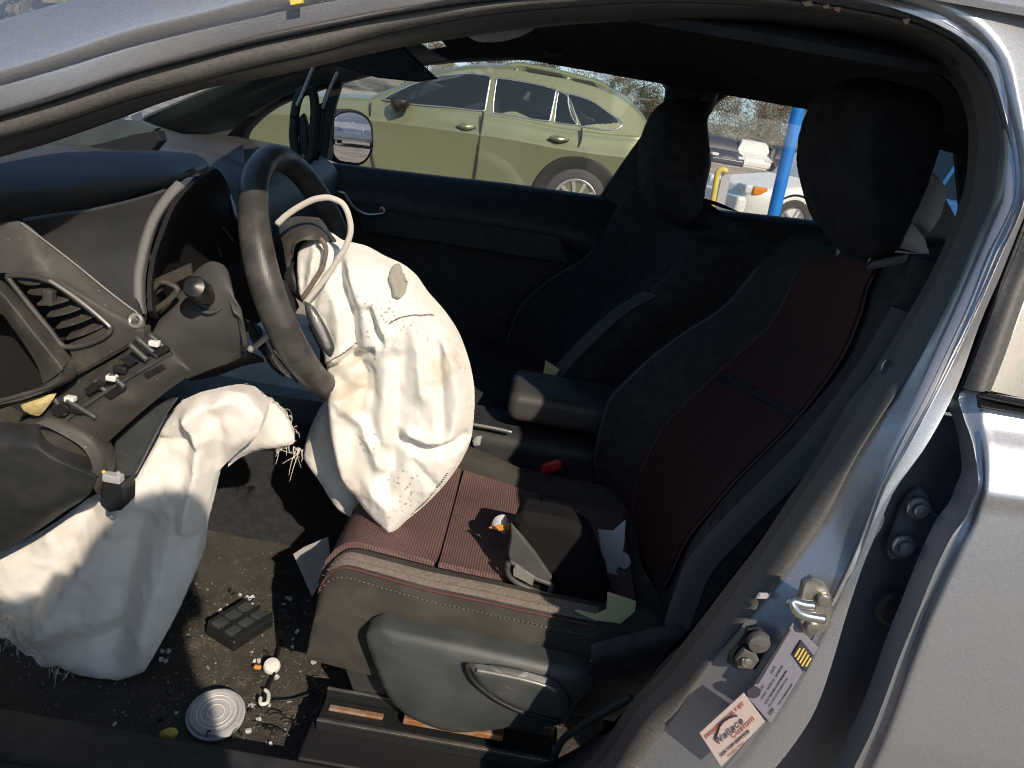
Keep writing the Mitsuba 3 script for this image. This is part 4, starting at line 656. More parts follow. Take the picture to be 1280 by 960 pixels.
add(DS + '__backrest_insert', solid(ig[:, 2:24], .006), 'm_ribs_back', True)
add(DS + '__backrest_insert', solid(ig[:, 24:-1], .006), 'm_ribs_back', True)
for r, sg in ((r1, -1), (r2, 1)):
    add(DS + '__bolster_stripe', solid(np.stack([r + A([.022, sg * .021, 0]), r + A([.004, sg * .013, .001]), r + A([-.0035, 0, .001]), r + A([.004, -sg * .006, .002])])[:, 1:-4], .003), 'm_stripe', True)
for t in (.235, .745):
    add(DS + '__backrest_seam', tube((across(t, sag * A([.72, 0, -.18])) + A([-.006, 0, .003]))[2:-2], .0016, 6, 80), 'm_red_thread', True)
add(DS + '__lit_shoulder', solid(loft([[(.407,.36,1.118),(.423,.36,1.124),(.445,.36,1.134)], [(.392,.34,1.112),(.412,.34,1.119),(.436,.34,1.129)]], 12, 3), .003), 'm_fabric_tan', True)  # tan strip puts the sunlight on the backrest top into colour
add(DS + '__headrest', pillow([(.345,.53,1.287),(.352,.53,1.312),(.4,.53,1.334),(.446,.53,1.33),(.473,.53,1.302),(.484,.53,1.253),(.484,.53,1.217),(.48,.53,1.17),(.472,.53,1.121),(.439,.53,1.101),(.401,.53,1.127),(.369,.53,1.171),(.348,.53,1.218),(.342,.53,1.259)], .13, .13, .035, .012, n=120), 'm_headliner', True)
for y in (.47, .59): add(DS + '__headrest_post', cyl((.455, y, 1.02), (.45, y, 1.15), .006), 'm_steel', 40)
# rails and the lower hardware
add(DS + '__seat_rail', cat(box_to((-.19, .262, .352), (.15, .300, .366), .002), box_to((-.19, .302, .352), (.15, .308, .380), .001), box_to((-.19, .252, .352), (.15, .258, .368), .001)), 'm_connector', 30)
for y_, z_ in ((.305, .3805), (.255, .3685)): add(DS + '__seat_rail__highlight_edge', box_to((-.19, y_ - .0022, z_), (.15, y_ + .0022, z_ + .0012), .0004), 'm_steel', False)  # steel strips draw the thin highlights along the rail
add(DS + '__seat_rail__rusty_runner', cat(box_to((-.07, .268, .374), (.075, .294, .384), .002)), 'm_rust', 30, 'rusty steel seat runner')
add(DS + '__seat_rail__upper_runner', box_to((-.18, .276, .366), (-.10, .286, .371), .002), 'm_rust', 30)
add(DS + '__rail_foot', cat(box_to((-.20, .20, .285), (.16, .34, .352), .004)), 'm_black', 30)
add(CAR + '__belt_buckle', hull_spheres([A([(.096,.8,.552)][0]), A([(.107,.8,.547)][0]) + A([.02, 0, -.06]), A([(.124,.8,.561)][0])], .016), 'm_black', 40, 'seat belt buckle with a red release button')
add(CAR + '__belt_buckle__button', pillow([(.084,.775,.569),(.094,.775,.581),(.115,.775,.591),(.124,.775,.584),(.122,.775,.573),(.102,.775,.558),(.088,.775,.555)], .004, .006, .008, .003, n=50), 'm_red', True, 'red release button')
add(CAR + '__belt_anchor_loop', tube([(.14,.2,.419),(.144,.2,.454),(.169,.2,.494),(.194,.2,.522),(.22,.2,.549)], .005), 'm_trim', True)

# ------------------------------------------------------------------ passenger seat, console
PS = CAR + '__passenger_seat'
p1 = res([(.062,1.02,.493),(.055,1.02,.573),(.084,1.02,.675),(.137,1.02,.769),(.199,1.02,.853),(.277,1.02,.928),(.309,1.02,1.019)], 40); p2 = res([(0,1.45,.484),(-.028,1.45,.598),(-.013,1.45,.694),(.057,1.45,.796),(.145,1.45,.881),(.18,1.45,.989),(.214,1.45,1.073)], 40)
def pac(t, d): return p1 * (1 - t) + p2 * t + A(d)
pc = [p1 + A([.16, .03, -.02]), p1 + A([.06, -.02, 0]), p1, pac(.14, [.03, 0, 0]), pac(.3, [.07, 0, -.02]), pac(.5, [.075, 0, -.02]), pac(.7, [.07, 0, -.02]), pac(.86, [.03, 0, 0]), p2, p2 + A([.06, .02, 0]), p2 + A([.16, -.03, -.02])]
Gp = PchipInterpolator(np.arange(11), np.stack(pc), axis=0)(np.linspace(0, 10, 51))
lm = Gp[:, -1].mean(0)
tc = np.stack([Gp[:, -1]] + [(Gp[:, -1] - lm) * (1 - .06 * k) + lm + A([.025 * k, 0, .014 * math.sin(min(k, 3) * .7)]) for k in (1, 2, 3, 4, 5)])
add(PS, cat(grid(Gp), grid(tc), rbox((.50, .48, .14), .05, 16, (-.08, 1.25, .52))), 'm_fabric_dark', True, 'dark passenger seat in the shade beyond the console')
add(PS + '__bolster_stripe', solid(np.stack([p1 + A([.018, -.020, 0]), p1 + A([0, -.012, .001]), p1 + A([-.0035, 0, .001]), p1 + A([.004, .012, .002])])[:, 1:-9], .003), 'm_stripe', True)
add(PS + '__piping', tube(p2[2:-10] + A([-.004, 0, 0]), .0035), 'm_stripe', True)
add(PS + '__headrest', pillow([(.19,1.25,1.189),(.203,1.25,1.252),(.257,1.25,1.292),(.32,1.25,1.292),(.327,1.25,1.256),(.354,1.25,1.164),(.361,1.25,1.062),(.324,1.25,1.013),(.244,1.25,1.045),(.203,1.25,1.112)], .12, .12, .06, .014, n=90), 'm_fabric_dark', True)
CO = CAR + '__centre_console'
add(CO, cat(rbox((.62, .16, .30), .03, 12, (.10, .885, .46)), rbox((.40, .17, .22), .03, 12, (-.36, .885, .44))), 'm_trim', True)
add(CO + '__armrest', hull_spheres([(x, y, z) for x in (.02, .30) for y in (.84, .96) for z in (.655, .675)], .022, 16), 'm_dash_soft', True)
add(CO + '__shifter', cat(tube([(-.28, .885, .52), (-.30, .885, .60), (-.31, .885, .66)], .009), hull_spheres([(-.31, .885, .67), (-.33, .885, .69)], .022)), 'm_black', True)
add(CO + '__rail_trim', tube([(-.064,.8,.623),(-.029,.8,.623),(.016,.8,.621)], .003), 'm_satin', True)
add(CO + '__parking_lever', pillow([(-.058,.79,.591),(-.05,.79,.603),(-.041,.79,.606),(-.041,.79,.587),(-.053,.79,.581)], .006, .006, .006, .003, n=40), 'm_paper_grey', True)

# ------------------------------------------------------------------ floor, sill
fx, fy = np.meshgrid(np.linspace(-1.2, .25, 120), np.linspace(.14, .80, 60), indexing='ij')
fz = .285 + .012 * (meshkit.fbm(np.stack([fx, fy, fx * 0], -1) * 9, 4) - .5) + .28 * np.clip((-.62 - fx) / .5, 0, 1) + .05 * np.clip((.19 - fy) / .05, 0, 1) ** 2
add(CAR + '__floor_carpet', grid(np.stack([fx, fy, fz], -1)), 'm_carpet', True, 'dirty dark carpet of the driver footwell')
add(CAR + '__floor_pan', cat(box_to((-1.25, .1, .20), (1.9, 1.68, .26), .01), box_to((-1.27, .12, .25), (-1.21, 1.66, 1.0), .01)), 'm_black')
add(CAR + '__sill', cat(box_to((-.95, .0, .16), (.30, .125, .335), .02)), 'm_silver', 30)
add(CAR + '__sill__scuff_plate', cat(box_to((-.92, .125, .33), (.24, .20, .352), .008), box_to((-.92, .07, .335), (.24, .126, .345), .003)), 'm_trim', 30)
# centre tunnel side, carpeted
add(CAR + '__tunnel_carpet', solid(np.stack([[(x, .80, z) for x in np.linspace(-1.1, .3, 10)] for z in np.linspace(.27, .56, 5)]), .01), 'm_fabric_dark', True)
gr = []
for k in range(420):
    x, y = rng.uniform(-.55, -.17), rng.uniform(.20, .62)
    i = int(np.clip((x + 1.2) / 1.45 * 119, 0, 119)); j = int(np.clip((y - .14) / .66 * 59, 0, 59))
    r = rng.choice([.0012, .0018, .003], p=[.55, .35, .1])
    s = trimesh.creation.icosphere(0, r); s.vertices *= rng.uniform(.5, 1.3, 3); gr.append(move(s, (x, y, fz[i, j] + r * .4)))
add('grit', cat(gr), 'm_gravel', False, 'small grit and glass crumbs scattered over the footwell carpet', kind='stuff')

gc = []
for k in range(70):
    x, y = rng.uniform(-.50, -.18), rng.uniform(.22, .62)
    i = int(np.clip((x + 1.2) / 1.45 * 119, 0, 119)); j = int(np.clip((y - .14) / .66 * 59, 0, 59))
    s = trimesh.creation.box(rng.uniform(.003, .008, 3)); s.apply_transform(trimesh.transformations.random_rotation_matrix(rng.random(3))); gc.append(move(s, (x, y, fz[i, j] + .003)))
add('broken_glass', cat(gc[:45]), 'm_lamp', False, 'pale crumbs of broken glass strewn over the footwell carpet', kind='stuff')
add('trim_splinters', cat(gc[45:]), 'm_connector', False, 'small black splinters of broken trim on the footwell carpet', kind='stuff')

# ------------------------------------------------------------------ door hardware on the centre pillar
SK = CAR + '__striker'
add(SK, plate([(.292,.014,.867),(.298,.014,.873),(.309,.014,.871),(.319,.012,.859),(.325,.01,.844),(.326,.008,.828),(.318,.006,.818),(.303,.007,.82),(.294,.008,.833),(.292,.011,.85)], .008, .0015), 'm_steel', 30, 'steel door striker bolted to the centre pillar')
add(SK + '__loop', tube(np.vstack([[(.297,-.008,.859),(.287,-.008,.858),(.28,-.008,.859),(.275,-.008,.859)], [(.277,-.01,.857),(.284,-.011,.851),(.295,-.011,.849),(.308,-.011,.849)]]), .0045), 'm_chrome', True)
for q in ([(.311,.01,.856)], [(.308,.006,.828)]):
    add(SK + '__screw', cyl(A(q[0]) + A([0, .003, 0]), A(q[0]) + A([0, -.004, 0]), .006, 12), 'm_steel', 30)
add(CAR + '__bump_stop', plate([(.261,.026,.799),(.271,.027,.803),(.282,.026,.795),(.284,.024,.782),(.28,.022,.758),(.263,.022,.754),(.252,.022,.759),(.251,.023,.77),(.258,.025,.787)], .006, .0015), 'm_connector', 30, 'black rubber bump stop on the pillar')
add(CAR + '__bump_stop__cap', lathe([(0, 0), (.009, 0), (.011, .004), (.010, .009), (0, .011)], [(.271,.022,.794)][0], (0, -1, 0), 20), 'm_rubber', 40)
add(CAR + '__bump_stop__tab', plate([(.26,.016,.783),(.271,.016,.782),(.277,.015,.774),(.273,.014,.763),(.259,.014,.762),(.255,.015,.77)], .006, .0015), 'm_rubber')
add(CAR + '__bump_stop__screw', lathe([(.002, 0), (.005, 0), (.005, .002), (.002, .003), (0, .003)], [(.264,.012,.773)][0], (0, -1, 0), 14), 'm_chrome', 40)
for k, (q, m) in enumerate((([(.268,.042,.83),(.28,.042,.832),(.277,.041,.825),(.266,.041,.823)], 'm_paper_grey'),)):
    add(CAR + '__pillar_tab', plate(q, .002), m)
for q, nm in (([(.204,.22,1.357),(.213,.221,1.36),(.217,.22,1.356),(.209,.219,1.354)], 'dark dry leaf scrap at the left end of the roof seal debris'), ([(.224,.22,1.357),(.23,.221,1.36),(.232,.22,1.356),(.226,.219,1.355)], 'dry leaf scrap in the middle of the roof seal debris'), ([(.235,.221,1.358),(.242,.221,1.359),(.241,.219,1.354),(.236,.219,1.355)], 'curled dry leaf scrap on the roof seal, third from the left'), ([(.3,.221,1.358),(.308,.222,1.36),(.306,.219,1.354),(.303,.219,1.354)], 'dry leaf scrap alone near the roof corner')):
    add('leaf_scrap', plate(A(q) + A([0, -.004, 0]), 0.0015, .0003), 'm_bark_dark', False, nm, 'leaf', 'leaf scraps on the roof seal')
add('yellow_tag', plate([(-.259,.161,1.281),(-.247,.163,1.285),(-.245,.16,1.279),(-.256,.158,1.275)], .002, .0005), 'm_yellow', False, 'small yellow tag stuck on the top edge of the silver windscreen pillar', 'tag')
def sticker(key, corners, m, lines, lab):
    c = A(corners); M = frame(c[0], c[1] - c[0], c[3] - c[0]); w = np.linalg.norm(c[1] - c[0]); h = np.linalg.norm(c[3] - c[0])
    if M[1, 2] > 0: pass
    add(key, plate(c, .0012, .0004), m, False, lab)
    n = np.cross(c[1] - c[0], c[3] - c[0]); n /= np.linalg.norm(n); n = n if n[1] < 0 else -n
    for (txt, fx_, fy_, hh, mm, bold) in lines:
        g = meshkit.text_mesh(txt, hh * h, .0003, bold)
        L_ = np.eye(4); L_[:3, 0], L_[:3, 1] = (c[1] - c[0]) / w, (c[0] - c[3]) / h; L_[:3, 2] = n; L_[:3, 3] = c[0] + (c[1] - c[0]) * fx_ + (c[3] - c[0]) * fy_ + n * .0016
        add(key + '__lettering', xf(g, L_), mm, False)
    return c, n
sticker(CAR + '__pink_sticker', [(.237,0,.691),(.266,.001,.746),(.294,0,.718),(.268,0,.655)], 'm_sticker_pink', [
    ('PROUDLY BUILT BY', .06, .20, .085, 'm_ink_red', True), ('Wallace', .16, .50, .15, 'm_ink', False), ('Custom', .44, .64, .13, 'm_ink_red', False), ('ASK FOR SERVICE', .10, .78, .07, 'm_ink', True), ('THANK YOU', .20, .92, .06, 'm_ink_red', False)], 'worn pale pink sticker with dark lettering and an arched line')
add(CAR + '__pink_sticker__arched_line', tube([(.253,-.002,.689),(.253,-.002,.705),(.258,-.002,.716),(.266,-.002,.721)], .0009, 6, 24), 'm_ink', True)
c, nn = sticker(CAR + '__data_sticker', [(.273,.007,.737),(.295,.015,.823),(.324,.012,.802),(.303,.006,.712)], 'm_sticker', [
    ('MFD BY                DATE', .12, .24, .06, 'm_ink', False), ('GVWR   GAWR FR   GAWR RR', .12, .40, .055, 'm_ink', False), ('COLD TIRE INFLATION PRESSURE', .12, .56, .045, 'm_ink', True),
    ('THIS VEHICLE CONFORMS TO ALL', .12, .69, .04, 'm_ink', False), ('VIN', .06, .84, .08, 'm_ink', True), ('TYPE PASSENGER CAR', .22, .90, .045, 'm_ink', False)], 'grey certification sticker with rows of small print')
add(CAR + '__data_sticker__header_bar', plate([(.275,.006,.756),(.292,.012,.817),(.294,.012,.816),(.279,.006,.754)], .0008, .0002), 'm_ink')
add(CAR + '__data_sticker__emblem', lathe([(0, 0), (.0065, 0), (.0065, .0008), (0, .0008)], [(.277,.006,.745)][0], nn, 20), 'm_ink')
ps = [(.302,.009,.792),(.306,.011,.808),(.321,.009,.795),(.319,.007,.776)]
add(CAR + '__data_sticker__warning_panel', plate(ps, .0008, .0002), 'm_ink')
c = A(ps); 
for r in range(5):
    for q in range(4):
        if (r, q) in ((0, 3), (4, 0)): continue
        o = c[0] + (c[1] - c[0]) * (.14 + .19 * q) + (c[3] - c[0]) * (.12 + .17 * r)
        add(CAR + '__data_sticker__yellow_mark', xf(rbox((.0035, .0018, .0006), .0002, 6), frame(o + nn * .0006, c[1] - c[0], c[3] - c[0])), 'm_yellow', False)

# ------------------------------------------------------------------ rear door of the near side
RD = CAR + '__rear_door'
D1 = [(.399,.071,1.055),(.403,.07,1.053),(.404,.064,1.041),(.413,.054,1.019),(.419,.05,.999),(.422,.045,.977),(.422,.041,.956),(.415,.035,.928),(.41,.029,.89),(.407,.022,.85),(.405,.015,.791),(.405,.01,.728),(.405,.009,.669),(.408,.009,.571)]
D1b = [(.396,.065,1.057),(.41,.064,1.055),(.409,.057,1.039),(.417,.047,1.016),(.422,.043,.999),(.425,.039,.98),(.425,.035,.959),(.42,.028,.925),(.414,.021,.881),(.41,.016,.848),(.408,.008,.79),(.408,.003,.727),(.409,.003,.673),(.413,.003,.573)]
D00 = [(.4,.071,1.055),(.396,.068,1.048),(.402,.061,1.034),(.412,.052,1.008),(.416,.046,.98),(.416,.042,.958),(.408,.037,.932),(.403,.03,.895),(.4,.024,.855),(.397,.016,.796),(.397,.01,.733),(.397,.01,.673),(.398,.01,.575)]
a0, a1, a2 = res(D00, 80), res(D1, 80), res(D1b, 80)
def skin(z): return np.where(z < .72, 0, np.where(z < 1.02, .045 * (np.clip(z - .72, 0, 1) / .30) ** 1.5, .045 + (z - 1.02) * .46))
def bulge(z): return skin(z) + np.interp(z, [.2, .5, .72, .90, .970, .978, .984, 1.028, 1.04, 1.08], [.05, .012, -.006, -.012, -.016, -.020, -.020, .002, .004, .0])
dy = (bulge(a2[:, 2]) + .003 - a2[:, 1])[:, None]; a2 = a2 + dy * A([.5, 1, 0])
a1[:, 1] = np.interp(a1[:, 2], a2[::-1, 2], a2[::-1, 1]) + .0065; a0[:, 1] = np.interp(a0[:, 2], a2[::-1, 2], a2[::-1, 1]) + .0075
skin_cols = []
for dx in (.004, .012, .03, .07, .12, .2, .35, .6, .9):
    q = a2 + A([dx, 0, .03 * dx]); q[:, 1] = bulge(a2[:, 2]) + .012 * dx * dx; skin_cols.append(q)
add(RD, grid(np.stack([a0 + A([.0, .03, 0]), a0, a1, a2] + skin_cols)), 'm_silver', 32, 'closed silver rear door with a creased flank')
gap = np.stack([a0 + A([.25, .075, 0]), a0 + A([.0, .070, 0]), a0 + A([-.035, .066, 0]), a0 + A([-.047, .06, 0])])
add(RD + '__front_edge', grid(gap), 'm_door_gap', True, 'shaded front edge of the rear door with its hinge')  # dark blue instead of silver paint: shade of the gap put into colour
hp = [(.393,.081,.942),(.4,.082,.95),(.409,.081,.945),(.418,.078,.929),(.431,.077,.925),(.431,.075,.914),(.43,.071,.889),(.412,.072,.893),(.406,.069,.879),(.393,.069,.876),(.386,.07,.883),(.387,.074,.906),(.388,.077,.924)]
add(RD + '__hinge', plate(hp, .006, .002), 'm_door_gap', 30, 'dark bolted door hinge')
for q in ([(.399,.073,.933)], [(.395,.066,.895)]):
    add(RD + '__hinge_bolt', lathe([(0, 0), (.011, 0), (.011, .003), (.007, .004), (.0065, .009), (0, .010)], q[0], (0, -1, .1), 14), 'm_door_gap', 30)
add(RD + '__check_strap_cover', lathe([(0, 0), (.018, 0), (.02, .003), (.014, .005), (0, .005)], [(.411,.067,.825)][0], (0, -1, 0), 20), 'm_trim', True)
F0 = [(.459,.164,1.267),(.443,.143,1.219),(.433,.126,1.184),(.421,.107,1.141),(.406,.081,1.086),(.398,.068,1.056)]; F1 = [(.466,.152,1.258),(.449,.129,1.208),(.438,.115,1.177),(.427,.1,1.144),(.415,.075,1.09),(.407,.061,1.06)]; F2 = [(.477,.162,1.257),(.459,.139,1.206),(.448,.124,1.174),(.437,.108,1.14),(.424,.083,1.086),(.416,.07,1.057)]
Fm = [(.461,.183,1.273),(.443,.159,1.221),(.433,.143,1.184),(.421,.122,1.14),(.407,.097,1.084),(.399,.082,1.053)]
add(RD + '__window_frame', cat(solid(loft([Fm, F0], 30, 2), .004)), 'm_black', True)
add(RD + '__window_frame__moulding', solid(loft([F0, (A(F0) + A(F1)) / 2 + A([0, -.006, 0]), F1, F2], 30, 3, True), .004), 'm_rubber', True, 'dusty moulding along the rear window frame')
gl = [(.421,.074,1.057),(.429,.087,1.085),(.443,.112,1.139),(.453,.128,1.174),(.465,.142,1.205),(.481,.166,1.256),(.666,.164,1.252),(.658,.07,1.048),(.454,.073,1.055)]
add(RD + '__window_glass', plate(gl, .004, .001), 'm_dust_glass', False, 'dusty rear door window')
add(RD + '__belt_moulding', solid(loft([[(.408,.063,1.058),(.446,.063,1.058),(.604,.062,1.057)], [(.401,.052,1.056),(.441,.051,1.055),(.596,.051,1.054)], [(.406,.057,1.052),(.446,.057,1.052),(.602,.056,1.05)], [(.405,.05,1.048),(.443,.05,1.048),(.599,.049,1.046)], [(.412,.058,1.044),(.449,.058,1.044),(.607,.057,1.042)]], 30, 3, True), .004), 'm_lens', True)

# ------------------------------------------------------------------ loose things in the car
def flat(z=.30, **k): return None
PO = 'fabric_pouch'
add(PO, pillow([(.037,.4,.66),(.048,.4,.676),(.091,.4,.676),(.122,.4,.674),(.156,.4,.657),(.182,.4,.615),(.207,.4,.554),(.206,.4,.522),(.177,.4,.518),(.13,.4,.532),(.088,.4,.544),(.046,.4,.558),(.036,.4,.588),(.041,.4,.617)], .012, .06, .015, .006, lambda x, z: .003 * (meshkit.fbm(np.stack([x * 30, z * 30, x * 0], -1)) - .5), n=160, curved=False), 'm_cloth_shaded', True, 'black fabric pouch lying open on the driver seat', 'pouch')
add(PO + '__front_flap', plate([(.033,.375,.664),(.049,.375,.65),(.074,.375,.626),(.107,.375,.588),(.107,.375,.577),(.077,.375,.582),(.041,.375,.597),(.036,.375,.618),(.036,.375,.642)], .006, .003), 'm_column', 30)  # lighter grey stands in for the sun on the flap
add(PO + '__metal_clasp', plate([(.048,.366,.596),(.051,.366,.605),(.081,.366,.59),(.081,.366,.574),(.05,.366,.585)], .005, .001), 'm_satin')
add(PO + '__clasp_rim', tube([(.04,.37,.605),(.041,.37,.589),(.05,.37,.577),(.078,.37,.566),(.105,.37,.56),(.109,.37,.578),(.081,.37,.586),(.053,.37,.602),(.041,.37,.606)], .004), 'm_column', True)
add('white_paper', plate([(.171,.46,.632),(.194,.46,.634),(.209,.46,.657),(.216,.46,.612),(.214,.46,.561),(.226,.46,.555),(.229,.46,.54),(.207,.46,.534),(.188,.46,.58)], .0012, .0003), 'm_paper', 30, 'crumpled white paper standing between pouch and backrest', 'paper')
add('paper_scrap', plate([(.22,.48,.589),(.231,.48,.585),(.238,.48,.571),(.232,.48,.558),(.218,.48,.561)], .0012, .0003), 'm_paper', 30, 'small torn paper scrap right of the crumpled white paper', 'paper')
add('paper_corner', plate([(.133,.52,.607),(.141,.52,.625),(.156,.52,.61),(.145,.52,.606)], .0012, .0003), 'm_paper', 30, 'white paper corner sticking up behind the black pouch', 'paper')
add('yellow_note', plate([(.178,.305,.627),(.219,.305,.62),(.221,.305,.604),(.206,.305,.58),(.171,.305,.578),(.14,.305,.587),(.141,.305,.59),(.17,.305,.588),(.182,.305,.599)], .0012, .0003), 'm_paper_yellow', 30, 'pale yellow paper note on the rear of the seat cushion', 'paper')
add('yellow_slip', plate([(.062,.98,.722),(.096,.98,.706),(.083,.98,.682),(.063,.98,.659)], .0015, .0004), 'm_paper_yellow', 30, 'small pale slip caught against the passenger seat bolster', 'paper slip')
add('tissue', pillow([(.006,.44,.619),(.011,.44,.634),(.023,.44,.64),(.032,.44,.627),(.028,.44,.607),(.017,.44,.613)], .008, .01, .01, .003, n=50), 'm_paper', True, 'small crumpled white tissue on the seat by the pouch', 'tissue')
add('orange_wrapper', plate([(.003,.425,.622),(.018,.425,.629),(.033,.425,.634),(.035,.425,.624),(.02,.425,.62)], .003, .001), 'm_orange', 30, 'orange and brown wrapper strip on the crumpled tissue', 'wrapper')
add('grey_card', plate([(-.326,.55,.428),(-.308,.55,.446),(-.268,.55,.475),(-.257,.55,.42),(-.286,.55,.347)], .0015, .0004), 'm_paper_grey', 30, 'grey card wedged upright beside the seat front', 'card')
def onfloor(px): return A(px)
sm = A([(-.392,.493,.305)][0])
SMK = 'switch_panel'
Mx = frame(sm, A([(-.372,.554,.305)][0]) - A([(-.425,.446,.305)][0]), A([(-.425,.446,.305)][0]) - A([(-.348,.422,.305)][0]))
add(SMK, xf(rbox((.090, .068, .022), .004), Mx), 'm_connector', 30, 'black panel of window switches lying upside down on the carpet', 'switch panel')
for a in range(3):
    for b in range(2):
        add(SMK + '__cell', xf(rbox((.022, .024, .008), .002, 8, (-.028 + .028 * a, -.016 + .032 * b, .013 * np.sign(Mx[2, 2] or 1))), Mx), 'm_plastic_grey', 30)
for b in (-.030, 0, .030): add(SMK + '__rib', xf(rbox((.086, .003, .012), .001, 8, (0, b, .014 * np.sign(Mx[2, 2]))), Mx), 'm_connector', 30)
lc = A([(-.351,.296,.303)][0])
add('plastic_lid', lathe([(0, .004), (.030, .004), (.033, .008), (.037, .008), (.039, .003), (.042, .002), (.041, -.004), (0, -.004)], lc, (.05, -.25, 1), 48), 'm_paper_grey', 40, 'round translucent grey-white plastic lid lying by the door sill', 'lid')
for r in (.012, .021, .027): add('plastic_lid__ring', tube([lc + A([r * math.cos(t), r * math.sin(t) * .97, .0055 + r * math.sin(t) * .25]) for t in np.linspace(0, 2 * np.pi, 40)], .0009, 6, 60), 'm_white_plastic', True)
add('bottle_top', lathe([(0, .0), (.013, .0), (.014, .004), (.012, .009), (.006, .011), (0, .011)], [(-.308,.415,.3)][0], (.1, -.4, 1), 24), 'm_white_plastic', 40, 'small white oval plastic cap on the carpet', 'cap')
add('amber_clip', rbox((.012, .007, .006), .002, at=[(-.329,.407,.302)][0]), 'm_orange', 30, 'tiny amber clip left of the white cap', 'clip')
add('yellow_clip', pillow([(-.411,.245,.304),(-.395,.245,.314),(-.385,.245,.307),(-.392,.245,.294),(-.406,.245,.289)], .006, .008, .008, .003, n=40), 'm_yellow', True, 'small yellow clip half hidden beside the plastic lid', 'clip')
add('white_bracket_piece', cat(tube([(-.3,.342,.304),(-.293,.33,.304),(-.287,.335,.304),(-.291,.352,.304),(-.3,.36,.304)], .003)), 'm_white_plastic', True, 'tiny white broken clip below the white cap', 'clip')
add('black_cable', tube([(-.315,.482,.3),(-.307,.438,.3),(-.298,.387,.3),(-.297,.355,.3),(-.294,.326,.3)], .0022), 'm_black', True, 'thin black cable lying across the carpet', 'cable')
add('black_twig', tube([(-.281,.347,.298),(-.258,.354,.298),(-.239,.367,.298),(-.227,.377,.298)], .0022), 'm_black', True, 'short black strip of trim on the carpet near the seat rail', 'strip')
add('carpet_offcut', pillow([(-.235,.42,.293),(-.2,.42,.272),(-.163,.42,.241),(-.197,.42,.236),(-.235,.42,.241),(-.256,.42,.263)], .004, .008, .01, .006, n=50), 'm_carpet', True, 'ragged carpet offcut curling up in front of the seat rail', 'carpet offcut')
rb = []
for k in range(16):
    p = A([(-.277,.295,.302)][0]) + rng.normal(0, 1, 3) * A([.06, .02, .003]); d = rng.normal(0, 1, 3) * A([.012, .007, .003])
    rb.append(tube([p - d, p + A([0, 0, .006]), p + d], [.0014, .0008], 5, 8))
add('debris', cat(rb), 'm_connector', True, 'tangle of dark plastic splinters along the door sill', kind='stuff')

# ------------------------------------------------------------------ outside: other cars
def xz(pts): return [(p[0], p[2]) for p in pts]
def flank(pts, y, tumble=.36, z0=1.0):
    return [(p[0], y + max(0, p[2] - z0) * tumble, p[2]) for p in pts]
def wheel(key, c, r, w=.22, inner=1):
    """Tyre under key__wheel, rim with spokes as its sub-part; axle along y, outer face towards -y."""
    c = A(c); ax = A([0, -1, 0]) * inner
    k = add(key + '__wheel', lathe([(r * .66, -w), (r * .93, -w), (r, -w * .8), (r, -w * .2), (r * .95, -.012), (r * .85, 0.0), (r * .70, -.004), (r * .66, -.03)], c, ax, 48), 'm_tyre', 40)
    sp = [lathe([(r * .58, -.05), (r * .66, -.012), (r * .68, -.004), (r * .66, -.002), (r * .60, -.02), (r * .58, -.05)], c, ax, 48), lathe([(0, -.02), (r * .12, -.02), (r * .14, -.03), (r * .14, -.06)], c, ax, 24)]
    for i in range(10):
        a = i * 2 * math.pi / 10; d = A([math.cos(a), 0, math.sin(a)]); s = A([-math.sin(a), 0, math.cos(a)])
        p = [c + d * r * .12 - s * r * .05, c + d * r * .62 - s * r * .10, c + d * r * .62 + s * r * .02, c + d * r * .12 + s * r * .03]
        sp.append(plate([q - ax * .022 for q in p], .03, .004, ax))
    add(k + '__rim', cat(sp), 'm_rim', 35)
    add(k + '__brake', lathe([(0, -.10), (r * .6, -.10), (r * .6, -.11), (0, -.11)], c, ax, 24), 'm_green_dark')
def shell(sections):
    """Body skin lofted through outlines of equal length (from rocker up one flank, over and down the other)."""
    return grid(np.stack([res(s, 60) for s in sections]))

# --- green estate car: traced flank, then mirrored about its centre line
GC = 'green_estate_car'
Y0 = 7.5; W2 = .86
def mirror(G): H = A(G) * A([1, -1, 1]) + A([0, 2 * (Y0 + W2), 0]); return H[:, ::-1]
low = [(-3.575,7.52,-.301),(-2.469,7.52,-.21),(-1.891,7.52,-.01),(-1.299,7.52,-.007),(-.458,7.52,.022),(.217,7.52,.023),(.808,7.52,.026),(1.475,7.52,.059)]
belt = [(-3.595,7.5,.813),(-3.027,7.5,.846),(-2.382,7.5,.922),(-1.981,7.5,.965),(-1.58,7.5,.994),(-1.099,7.5,1.02),(-.458,7.5,1.044),(.028,7.5,1.033),(.508,7.5,1.052),(.744,7.5,1.076),(.941,7.5,1.094)]
crease = [(-3.563,7.44,.589),(-2.992,7.44,.607),(-2.344,7.44,.669),(-1.941,7.44,.705),(-1.537,7.44,.727),(-.891,7.44,.743),(-.405,7.44,.747),(.078,7.44,.766),(.485,7.44,.757),(.81,7.44,.75),(1.136,7.44,.743)]
xs = np.linspace(-3.55, 1.12, 80)
def zc(c): c = A(c); return np.interp(xs, c[:, 0], c[:, 2])
zb, zl = zc(belt), np.full_like(xs, .20)
zb = np.where(xs < -2.0, zb - .05 * np.clip((-2.0 - xs) / 1.4, 0, 1) ** 1.5, zb)
endw = np.clip((xs + 3.55) / .5, 0, 1); endr = np.clip((1.12 - xs) / .35, 0, 1)
inset = .35 * (1 - np.sqrt(np.clip(1 - (1 - endw) ** 2, 0, 1))) + .28 * (1 - np.sqrt(np.clip(1 - (1 - endr) ** 2, 0, 1)))
yy = lambda o: Y0 + o + inset
